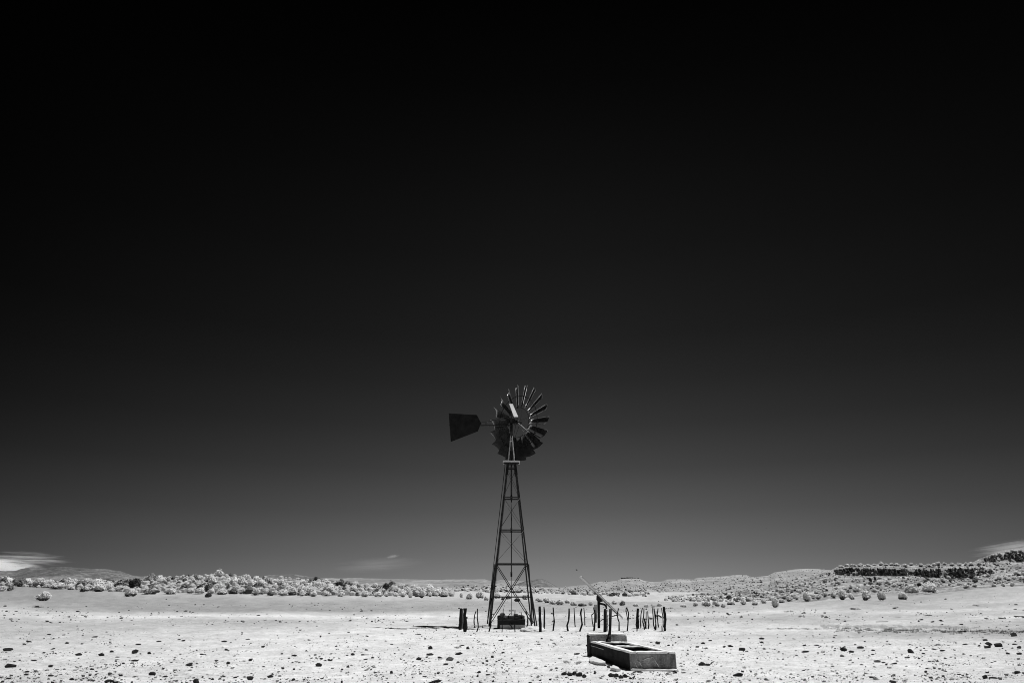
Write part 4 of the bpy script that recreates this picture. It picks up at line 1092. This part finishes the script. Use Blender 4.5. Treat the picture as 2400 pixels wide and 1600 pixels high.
# ------------------------------------------------------------------ stones
S5 = [(48,1078,85,38),(68,1230,95,50),(215,1020,35,15),(260,995,60,12),(605,1010,40,18),(485,968,22,12),(480,1062,45,15),(395,1098,50,15),(920,1122,58,30),(1013,1090,40,28),(1225,1105,60,45),(1285,1107,20,12),(1362,1105,35,25),(1268,1022,50,18),(1455,992,48,10),(1680,988,40,18),(1640,975,40,10),(2055,995,50,18),(2070,1072,35,20),(2220,925,18,15),(1850,1112,40,14),(1725,1215,55,35),(2090,1198,38,28),(2295,1170,36,30),(1985,1168,40,14),(1230,1172,70,20),(710,1120,70,30),(305,1168,50,14),(455,1225,50,25),(240,1275,45,18),(228,1300,40,20),(458,1310,55,22),(440,1338,30,14),(835,1250,40,22),(880,1268,30,12),(1385,1300,75,38),(1103,1308,38,18),(1510,1318,50,18),(990,1372,80,40),(1055,1372,60,20),(1790,1372,60,45),(2285,1345,60,45),(1615,1358,30,16),(1945,1342,35,20),(2155,1325,40,15),(2015,1338,30,14),(650,1345,50,28),(820,1305,28,14),(1230,1318,40,12),(75,1335,40,14),(15,1365,30,20),(265,1330,20,12),(975,905,28,10),(755,938,20,10),(445,928,45,10),(580,932,35,8),(865,952,55,6),(55,715,30,14),(40,668,28,14),(705,850,15,8),(1950,835,18,8),(2275,972,40,10),(1075,1136,45,10),(145,715,28,8),(710,718,36,12),(1180,705,20,8),(1090,725,20,10),(1385,748,30,8),(1455,738,20,8),(790,672,22,10),(1550,660,14,9),(1525,605,14,9),(1790,655,16,12),(1870,655,16,10),(170,788,16,8)]
S6 = [(1597,1062,48,38),(1595,1118,78,25),(1495,1160,60,30),(1865,1113,68,28),(1945,1060,35,25),(1892,1030,45,12),(1745,1205,45,20),(2172,1140,28,28),(2250,983,45,14),(1860,987,25,12),(1495,926,42,10),(345,1125,60,18),(570,1220,58,40),(597,1155,30,20),(632,1168,35,10),(682,1168,35,14),(885,1118,35,25),(835,1120,25,12),(345,1252,28,20),(843,1230,35,14),(790,1252,22,18),(1240,1285,42,30),(125,1322,55,28),(338,1350,35,25),(1655,1368,90,30),(785,1370,20,28),(60,1045,35,22),(457,1080,20,14),(485,980,35,12),(590,952,18,20),(370,866,28,8),(405,888,25,12),(850,908,28,10),(670,918,18,12),(1340,922,30,10),(1018,944,30,12),(1010,1072,35,18),(735,1038,30,10),(1005,1158,40,12),(1070,1145,35,20),(1445,1225,20,12),(1360,1108,22,12),(1805,1232,35,8),(2130,1300,50,14),(1245,1018,30,10),(1190,988,20,10),(240,1245,30,25),(205,1270,30,10),(65,1225,28,15),(300,1148,25,14),(1375,1190,28,12),(1310,1070,20,10),(2035,1315,20,20),(2270,1095,35,14),(1690,1145,45,20),(235,1108,25,14),(540,1118,28,14),(2090,1015,30,10),(1895,1338,25,10),(610,1332,25,15),(190,1358,30,10),(675,708,18,8),(1060,710,22,10),(965,713,16,8),(1280,750,16,6),(1120,770,14,8),(20,752,36,10),(400,808,20,8),(557,850,20,8),(1445,848,16,8),(195,938,14,8),(205,960,18,8),(1850,942,14,8)]
S7 = [(273,968,22,14),(358,980,25,12),(1340,1015,45,30),(2118,1075,65,40),(2300,970,45,22),(2300,1005,38,20),(2010,1040,50,22),(1955,1045,30,18),(1758,1012,35,20),(1750,1212,60,38),(1800,1212,65,22),(2085,1312,85,38),(1705,1045,40,20),(1440,1030,30,15),(1505,1005,20,12),(1785,1055,35,12),(1535,955,25,15),(245,1018,35,10),(385,1008,40,8),(620,1025,35,12),(1500,1282,40,30),(1580,1280,50,8),(1575,1253,40,8),(170,1372,35,16),(435,1148,30,8),(1825,985,35,14),(1865,1285,25,12),(2350,1090,30,8),(410,1240,35,15),(1770,855,18,12),(1730,805,22,10),(1640,820,20,6),(1115,750,22,10),(1565,748,16,8),(1855,720,28,12),(1995,748,30,14),(1680,760,24,8),(480,1300,50,35),(530,1308,50,40),(575,1302,50,42),(620,1312,55,45),(665,1316,45,28),(915,1318,55,42),(960,1322,55,40),(1005,1330,50,36),(1045,1322,40,40),(1090,1335,30,18),(1175,1275,60,14),(690,1035,20,20),(1125,1275,40,12),(760,1290,20,16),(890,1222,24,24)]
S8 = [(708,1078,55,42),(775,1092,45,25),(860,1055,65,25),(805,1022,22,12),(350,1090,65,22),(340,1030,45,14),(1325,1098,60,45),(1372,1050,18,14),(2050,1030,70,40),(2030,1050,80,30),(1945,1035,35,18),(2140,1040,80,50),(2005,982,60,20),(2280,945,75,40),(2320,1055,40,30),(2270,1020,45,14),(2215,1108,32,22),(2320,1110,42,25),(1610,1080,40,20),(1570,1025,40,14),(970,1075,35,15),(965,1112,35,12),(450,1028,50,10),(1160,1198,60,12),(985,1226,30,10),(1130,1235,40,12),(960,1325,55,22),(1160,1370,70,28),(2015,1335,60,40),(2300,1285,60,30),(2080,1330,80,20),(865,1206,40,8),(595,1220,35,12),(170,1208,30,10),(1065,1185,35,12),(1395,1150,25,18),(1460,1275,30,22),(1465,1240,35,12),(435,1170,25,10),(540,1178,25,8),(330,1258,40,10),(265,1120,30,10),(615,1075,25,10),(600,990,18,8),(610,940,20,8),(120,1340,30,14),(30,1255,14,12),(60,1270,14,6),(1815,1020,60,12),(1905,1015,30,10),(2315,1210,35,14),(1185,1140,25,8),(925,1255,15,8),(720,1255,15,8),(2025,1280,35,18),(1760,1295,40,12),(115,1008,25,8),(785,695,60,12),(1165,690,30,10),(1690,695,20,10),(2285,655,30,12),(1215,710,12,8),(1520,850,24,8),(1600,838,30,10),(1780,838,50,8),(2200,855,30,8),(2215,880,16,8),(165,935,14,8),(240,968,30,6),(2150,905,50,10),(1820,905,24,24),(1780,905,50,16)]
GREY = [(600 + 1780 / 3.92, 1250 + 1167 / 3.92, 80 / 3.92, 42 / 3.92, 'rounded mid-grey boulder left of the trough, palest of the larger stones'), (600 + 1855 / 3.92, 1250 + 1187 / 3.92, 30 / 3.92, 20 / 3.92, 'small grey stone just right of the mid-grey boulder'), (1800 + 1015 / 3.92, 1250 + 1182 / 3.92, 70 / 3.92, 24 / 3.92, 'flat grey stone among dark ones in the right foreground'),
        (1200 + 600 / 3.92, 1250 + 1112 / 3.92, 60 / 3.92, 20 / 3.92, 'low grey stone left of the trough head wall'), (1427, 1565, 8, 8.5, 'small round grey stone between the two pale slabs by the trough'), (600 + 980 / 3.92, 1250 + 1117 / 3.92, 9, 4, 'small pale grey stone in the middle of the left foreground'), (1800 + 690 / 3.92, 1250 + 1130 / 3.92, 11, 6, 'dull grey stone below a dark round one in the right foreground'), (1800 + 1530 / 3.92, 1250 + 1067 / 3.92, 11, 4, 'flat grey stone beside a dark one at middle right'), (1200 + 2320 / 3.92, 1250 + 1062 / 3.92, 9, 4, 'dull grey stone at the right end of the stones past the trough'), (1395, 1577, 7, 7, 'small light stone in front of the larger slab by the trough'),
        (256, 1580, 13, 6, 'pale curved stone with a dark hollow at the lower left')]
STONE_ME = []
for i in range(14):
    r = random.Random(300 + i)
    bm = hull_rock(300 + i, r.choice((16, 22, 30)), 1, r.uniform(0.7, 1), 1, 0.28)
    me = bpy.data.meshes.new('stone'); bm.to_mesh(me); bm.free(); me.materials.append(M['stone']); STONE_ME.append(me)
STONE_GREY = []
for me in STONE_ME[:5]:
    m2 = me.copy(); m2.materials.clear(); m2.materials.append(M['stone_grey']); STONE_GREY.append(m2)
def stone(px, py, w, h, label, group=None, pool=None):
    p = hit(px, py)
    if p is None or p.y > 120: return
    k = mpp(py, p.y); o = bpy.data.objects.new('stone', random.choice(pool or STONE_ME))
    sw = w * k * 0.60; sh = max(h * k * 0.60, 0.25 * sw) 
    o.scale = (sw * 1.04, min(sw, max(sh * 1.1, sw * 0.5)), sh * 0.95); o.location = p + Vector((0, min(sw, sh), sh * 0.55))
    o.rotation_euler = (random.uniform(-0.2, 0.2), random.uniform(-0.15, 0.15), random.uniform(-0.3, 0.3) + random.choice((0, math.pi)))
    link(o); return tag(o, label, 'stone', group)
LAB = {}
def gl(seg, i, w, h, px, py):
    side = 'left of the windmill' if px < 1080 else ('beside the trough' if px < 1640 else 'in the right foreground')
    if py < 1437: return 'tiny dark stone far out on the pale flat ' + ('at left' if px < 1200 else 'at right'), 'far stones ' + ('left' if px < 1200 else 'right')
    if px < 560: side = 'in the left foreground'
    size = 'large' if w >= 55 else ('small' if w >= 32 else 'tiny')
    shape = 'flat' if h < 0.4 * w else 'rounded'
    return f'{size} {shape} dark stone on the pale ground {side}', f'{size} {shape} stones {side}'
SPECIAL = {(5, 0): 'long dark stone at the left edge, upper of two large ones there', (5, 1): 'long dark stone at the left edge, lower of two large ones there', (5, 10): 'domed dark stone, biggest of the row in the middle of the left foreground',
           (5, 21): 'dark rounded stone with a lit top in the centre of the lower left', (5, 35): 'large dark lumpy stone low in the left foreground', (5, 38): 'big dark stone cut by the bottom edge at lower left', (5, 40): 'dark slanted stone with a lit face at the bottom edge of the left half', (5, 41): 'broken dark stone at the right end of the lower left stones',
           (6, 0): 'upright dark stone, left one of the pair of heaped stones left of the trough', (6, 1): 'long dark stone lying below the upright dark stone left of the trough', (6, 3): 'long dark stone lying just above the mid-grey boulder', (6, 12): 'big dark rounded stone with a small pointed side, left of centre', (6, 24): 'wide dark stone at the bottom edge below the windmill',
           (7, 2): 'dark stone standing alone right of the trough', (7, 3): 'large dark stone farther right past the trough, with a lit top', (7, 9): 'thick left half of the long broken stone right of the trough', (7, 10): 'thin right half of the long broken stone right of the trough', (7, 11): 'dark lump of stone at the lower right of the trough', (7, 20): 'dark stone under the front right corner of the trough',
           (8, 0): 'dark round stone, biggest in the middle of the right foreground', (8, 6): 'dark angular stone leaning right, alone at right of centre', (8, 8): 'large grey-topped stone of the heap at far right', (8, 9): 'dark stone under the large one of the heap at far right', (8, 11): 'big dark stone right of the heap at far right', (8, 13): 'dark lumpy stone against the dry grass at far right edge', (8, 27): 'dark stone cut by the bottom edge at lower right', (8, 28): 'dark stone with a lit edge at the lower right corner area', (8, 29): 'dark block of stone near the lower right corner'}
for seg, x0, lst in ((5, 0, S5), (6, 600, S6), (7, 1200, S7), (8, 1800, S8)):
    for i, (zx, zy, w, h) in enumerate(lst):
        px, py = x0 + zx / 3.92, 1250 + zy / 3.92
        lb, gr = gl(seg, i, w, h, px, py)
        if (seg, i) in SPECIAL: lb, gr = SPECIAL[(seg, i)], None
        elif seg == 7 and 37 <= i <= 41: lb, gr = 'dark lump in the left black cluster of stones before the trough', 'left black cluster before the trough'
        elif seg == 7 and 42 <= i <= 46: lb, gr = 'dark lump in the right black cluster of stones before the trough', 'right black cluster before the trough'
        stone(px, py, w / 3.92, h / 3.92, lb, gr)
for px, py, w, h, lb in GREY: stone(px, py, w, h, lb, None, STONE_GREY)

# gravel and chips too many to count
def gravel(name, n, mat, smin, smax, label, ymax=60, dens=None, py0=1440, pyh=165, pw=0.75):
    ch = [rock_arrays(700 + i, n=9, sx=1, sy=0.8, sz=0.6, jag=0.3) for i in range(8)]; pc = []
    xs = rng.random(n * 3); ys = rng.random(n * 3); k = 0
    for a, b in zip(xs, ys):
        py = py0 + pyh * b ** pw; px = -20 + 2440 * a
        if dens is not None and random.random() > dens(px, py): continue
        Y_ = EYE * FH / (py - 1378); x_ = (px - 1200) / FH * Y_
        z_ = float(ground_z(np.array([x_]), np.array([Y_]))[0])
        v, f = ch[k % 8]; s = random.uniform(smin, smax) * (0.4 + 1.7 * random.random() ** 5)
        pc.append((rz(v * s, random.uniform(0, 6.3)) + np.array((x_, Y_, z_ + s * 0.15)), f)); k += 1
        if k >= n: break
    joined(name, pc, mat, 'stuff', label)
clump = lambda px, py: float(np.clip(0.25 + 3.2 * (fbm(np.array([px / 70.0]), np.array([py / 14.0]), 3)[0]) + np.clip((py - 1540) / 60, 0, 1) * 0.35, 0.06, 1))
gravel('gravel', 8500, M['pebble'], 0.011, 0.036, 'dark gravel strewn over the pale ground', dens=clump)
gravel('gravel', 3500, M['stone_grey'], 0.013, 0.04, 'grey gravel strewn over the pale ground', dens=clump)
midc = lambda px, py: float(np.clip(0.2 + 3.5 * fbm(np.array([px / 90.0 + 5]), np.array([py / 5.0]), 3)[0], 0.04, 1))
gravel('gravel', 1500, M['stone_grey'], 0.03, 0.10, 'small stones and tufts dotted over the far flat', dens=midc, py0=1405, pyh=48, pw=1.0)
gravel('gravel', 700, M['pebble'], 0.025, 0.075, 'small dark stones dotted over the far flat', dens=midc, py0=1408, pyh=50, pw=0.8)
gravel('gravel', 4500, M['pebble_pale'], 0.012, 0.045, 'pale gravel strewn over the pale ground')

# dry grass
def grass(name, spots, mat, label):
    V, F = [], []
    for (px, py, wpx_, hpx, n) in spots:
        p0 = hit(px, py)
        if p0 is None: continue
        k = mpp(py, p0.y)
        for i in range(n):
            x = p0.x + random.gauss(0, 0.35) * wpx_ * k; y = p0.y + random.gauss(0, 0.12) * wpx_ * k + random.uniform(0, 0.3)
            z = float(ground_z(np.array([x]), np.array([y]))[0]); h = hpx * k * random.uniform(0.4, 1.1); w = max(0.006, 0.25 * k)
            a = random.uniform(0, 6.28); d = (math.cos(a) * w, math.sin(a) * w); ln = (random.gauss(0, 0.35) * h, random.gauss(0, 0.35) * h)
            b = len(V); V += [(x - d[0], y - d[1], z - 0.01), (x + d[0], y + d[1], z - 0.01), (x + ln[0], y + ln[1], z + h)]; F.append((b, b + 1, b + 2))
    o = link(bpy.data.objects.new(name, np_mesh(name, V, F, mat, False))); tag(o, label, None, None, 'stuff')
sp1 = []
for i in range(150):
    px = random.uniform(1960, 2420); sp1.append((px, 1476 + (px - 1960) / 440 * 6 + random.gauss(0, 2.4), random.uniform(5, 12), random.uniform(2.5, 6), 36))
for i in range(46):
    px = random.uniform(1800, 1960); sp1.append((px, 1473.5 + random.gauss(0, 0.6), 6, random.uniform(1.5, 3), 22))
for (px, py, w) in [(86, 1423, 12), (600 + 1835 / 3.92, 1250 + 1052 / 3.92, 14), (1200 + 620 / 3.92, 1250 + 1192 / 3.92, 16), (1200 + 500 / 3.92, 1250 + 1190 / 3.92, 10), (2100, 1425, 10), (2290, 1420, 10), (1570, 1425, 16), (1535, 1421, 12), (1850, 1433, 14), (2010, 1427, 12)]:
    for j in range(4): sp1.append((px + random.gauss(0, w * 0.3), py + random.gauss(0, 1), w * 0.5, random.uniform(3, 5), 30))
grass('grass', sp1, M['grass'], 'dark dry grass along the wash and in small tufts')
sp2 = []
for i in range(520):
    py = 1500 + 100 * random.random() ** 0.8; px = random.uniform(0, 2400)
    if clump(px + 500, py) < 0.3: continue
    sp2.append((px, py, 14, random.uniform(1.5, 3.2), 16))
for i in range(190):
    px = random.uniform(1930, 2300); sp2.append((px, 1468 + (px - 1930) / 370 * 3 + random.gauss(0, 1.8), 10, random.uniform(3, 6), 30))
M['grass_pale'] = foliage('pale_dry_grass', 0.65, 0.9)
grass('grass', sp2, M['grass_pale'], 'short pale dry grass on the foreground soil')

# ------------------------------------------------------------------ birds
def bird(px, py, Y, span, label):
    p = at(px, py, Y); bm = bmesh.new()
    tube(bm, [(-0.0, -0.5, 0), (0, -0.25, 0.02), (0, 0.1, 0), (0, 0.5, 0.03)], [0.03, 0.1, 0.09, 0.03], 8)
    for s in (-1, 1):
        v = [bm.verts.new(q) for q in ((0, -0.2, 0.05), (s * 0.45, -0.22, 0.28), (s * 0.85, 0.0, 0.55), (s * 0.45, 0.12, 0.27), (0, 0.15, 0.04))]
        u_ = [bm.verts.new(Vector(q.co) + Vector((0, 0, 0.03))) for q in v]
        bm.faces.new(v); bm.faces.new(u_[::-1])
        for i in range(5): j = (i + 1) % 5; bm.faces.new([v[i], u_[i], u_[j], v[j]])
    bmesh.ops.recalc_face_normals(bm, faces=bm.faces)
    o = bm_obj('bird', bm, M['feather'], None, p); o.scale = (span / 1.7,) * 3; o.rotation_euler = (0, 0.2, 0.9)
    return tag(o, label, 'bird')
bird(1351.5, 1335.5, 60, 0.30, 'small dark bird flying just above the solar panel')
bird(1795.5, 1236.5, 120, 0.28, 'tiny dark bird high in the sky over the right hills')

# ------------------------------------------------------------------ thin clouds low over the horizon
def cloud_mat(name, dens, scale, stretch, cut, seed):
    m = bpy.data.materials.new(name); m.use_nodes = True; t = m.node_tree; t.nodes.clear()
    out = t.nodes.new('ShaderNodeOutputMaterial'); pv = t.nodes.new('ShaderNodeVolumePrincipled'); t.links.new(pv.outputs[0], out.inputs['Volume'])
    pv.inputs['Color'].default_value = (1, 1, 1, 1)
    tc = t.nodes.new('ShaderNodeTexCoord'); mp = t.nodes.new('ShaderNodeMapping'); mp.inputs['Scale'].default_value = stretch; mp.inputs['Location'].default_value = (seed, seed * 2, 0)
    t.links.new(tc.outputs['Object'], mp.inputs[0])
    nz = t.nodes.new('ShaderNodeTexNoise'); nz.inputs['Scale'].default_value = scale; nz.inputs['Detail'].default_value = 8; nz.inputs['Roughness'].default_value = 0.62; nz.inputs['Distortion'].default_value = 0.9
    t.links.new(mp.outputs[0], nz.inputs['Vector'])
    ln = t.nodes.new('ShaderNodeVectorMath'); ln.operation = 'LENGTH'; t.links.new(tc.outputs['Object'], ln.inputs[0])
    def mth(op, a, b):
        n = t.nodes.new('ShaderNodeMath'); n.operation = op
        for i, v in enumerate((a, b)):
            if hasattr(v, 'links'): t.links.new(v, n.inputs[i])
            else: n.inputs[i].default_value = v
        return n.outputs[0]
    fall = mth('SUBTRACT', 1.0, mth('POWER', ln.outputs['Value'], 2.0))
    v = mth('SUBTRACT', mth('ADD', nz.outputs[0], mth('MULTIPLY', fall, 0.22)), cut)
    v = mth('MULTIPLY', mth('MAXIMUM', v, 0.0), dens)
    v = mth('MULTIPLY', v, mth('MAXIMUM', fall, 0.0))
    t.links.new(v, pv.inputs['Density']); return m
def cloud(px0, px1, py0, py1, dens, stretch, cut, seed, label, rot=0.0, Y=14000):
    a = at((px0 + px1) / 2, (py0 + py1) / 2, Y); k = mpp(1320, Y)
    bm = bmesh.new(); bmesh.ops.create_icosphere(bm, subdivisions=3, radius=1)
    o = bm_obj('cloud', bm, cloud_mat('thin_cloud', dens, 2.0, stretch, cut, seed), None, a, True)
    o.scale = ((px1 - px0) / 2 * k, 500, (py1 - py0) / 2 * k); o.rotation_euler = (0, rot, 0)
    return tag(o, label, 'cloud', None, 'stuff')
cloud(-170, 118, 1304, 1358, 0.055, (1.3, 1.3, 2.0), 0.53, 3.1, 'bright wispy cloud low over the left mountain', 0.06)
cloud(-60, 190, 1290, 1328, 0.007, (0.8, 0.8, 3.2), 0.60, 8.3, 'thin streaks of cloud trailing right of the bright one', 0.04)
cloud(2258, 2520, 1260, 1308, 0.006, (0.7, 0.7, 2.4), 0.55, 5.7, 'feathery cloud above the upper cliff at far right', -0.12)
cloud(760, 1010, 1304, 1342, 0.0007, (0.6, 0.6, 1.6), 0.46, 2.2, 'very faint veil of cloud left of the windmill', -0.06)
cloud(902, 938, 1301, 1306, 0.007, (0.8, 0.8, 1.6), 0.56, 6.2, 'short bright streak of cloud left of the windmill', -0.28)

# ------------------------------------------------------------------ give every stone and bush of a group its own description
def to_px(p):
    d = Vector(p) - EYEV; f = d.y * CP + d.z * SP; u_ = -d.y * SP + d.z * CP
    return 1200 + FOC * d.x / f, 800 - FOC * u_ / f
MARK_S = [((12, 1524), "the upper left-edge stone"), ((17, 1563), "the lower left-edge stone"), ((312, 1531), "the domed foreground stone"), ((440, 1559), "the lit-topped lower left stone"),
          ((353, 1581), "the lumpy lower left stone"), ((456, 1598), "the slanted lower left stone"), ((745, 1560), "the big rounded stone"), ((1007, 1520), "the upright dark stone"),
          ((1054, 1547), 'the mid-grey boulder'), ((1022, 1598), 'the wide stone at the bottom edge'), ((1400, 1555), 'the large pale slab'), ((1586, 1573), "the trough's front right corner"), ((1542, 1508), "the lone stone past the trough"),
          ((1740, 1523), 'the large lit stone past the trough'), ((1650, 1558), 'the long broken stone'), ((1732, 1584), "the dark lump below the trough"), ((1980, 1524), 'the biggest round stone at right'), ((2138, 1528), 'the leaning angular stone'),
          ((2322, 1514), 'the stone heap at far right'), ((2096, 1598), "the bottom-edge stone"), ((2314, 1589), "the lit-edged stone"), ((1083, 1478), 'the left corner posts'), ((102, 1407), 'the lone pale bush'), ((1198, 1474), 'the well tank'), ((1557, 1478), 'the rightmost fence post'), ((2067, 1408), 'the tall round bush'), ((2381, 1490), "the dry grass stone")]
MARK_B = [((102, 1407), 'the lone pale bush at far left'), ((305, 1397), 'the dark-fronted bush of the left thicket'), ((488, 1399), 'the small dark bush on the bare edge'), ((720, 1397), 'the thicket end nearest the middle'), ((1083, 1425), 'the left corner posts'), ((1198, 1440), 'the windmill tank'),
          ((1270, 1425), 'the right tower leg'), ((1403, 1400), 'the solar panel pole'), ((1557, 1425), 'the rightmost fence post'), ((1819, 1425), 'the upright bush nearest the track'), ((1892, 1411), 'the tall bush of the slope foot'), ((1976, 1405), 'the wide dark-sided bush'), ((2031, 1406), 'the round bush standing alone'), ((2067, 1408), 'the tall round dark-based bush'),
          ((2160, 1392), 'the two airy shrubs'), ((2046, 1362), 'the dark pair under the cliff'), ((2360, 1303), 'the upper cliff'), ((2237, 1316), 'the bright skyline bush')]
ORD = ['nearest'] + [w + ' nearest' for w in 'second third fourth fifth sixth seventh eighth ninth tenth eleventh twelfth thirteenth fourteenth fifteenth sixteenth seventeenth eighteenth nineteenth twentieth'.split()]
def relabel(cat, marks):
    buckets = {}
    for o in C.objects:
        if o.get('category') != cat or 'group' not in o: continue
        px, py = to_px(o.location)
        if cat == 'stone':
            w = max(o.scale.x, o.scale.y) / mpp(py, o.location.y) * 2
            adj = ('large' if w > 14 else 'small' if w > 8 else 'tiny') + (' flat' if o.scale.z < 0.6 * o.scale.x else ' rounded') + ' dark stone'
        else:
            n = o.data.materials[0].name; w = o.scale.x * 2 / mpp(py, o.location.y)
            adj = ('broad' if w > 19 else 'small') + (' dark' if 'dark' in n else ' dull grey' if 'dull' in n else ' pale') + ' bush'
        (mx, my), nm = min(marks, key=lambda m: math.hypot(px - m[0][0], 3 * (py - m[0][1])))
        dx, dy = px - mx, 3 * (py - my)
        rel = ('right of' if dx > 0 else 'left of') if abs(dx) > abs(dy) else ('in front of' if dy > 0 else 'behind')
        buckets.setdefault((adj, rel, nm), []).append((math.hypot(dx, dy), o))
    for (adj, rel, nm), lst in buckets.items():
        lst.sort(key=lambda q: q[0])
        for i, (d_, o) in enumerate(lst):
            o['label'] = f'{adj} {rel} {nm}' if len(lst) == 1 else f'{adj}, {ORD[min(i, len(ORD) - 1)]} {rel} {nm}'
relabel('stone', MARK_S); relabel('bush', MARK_B)
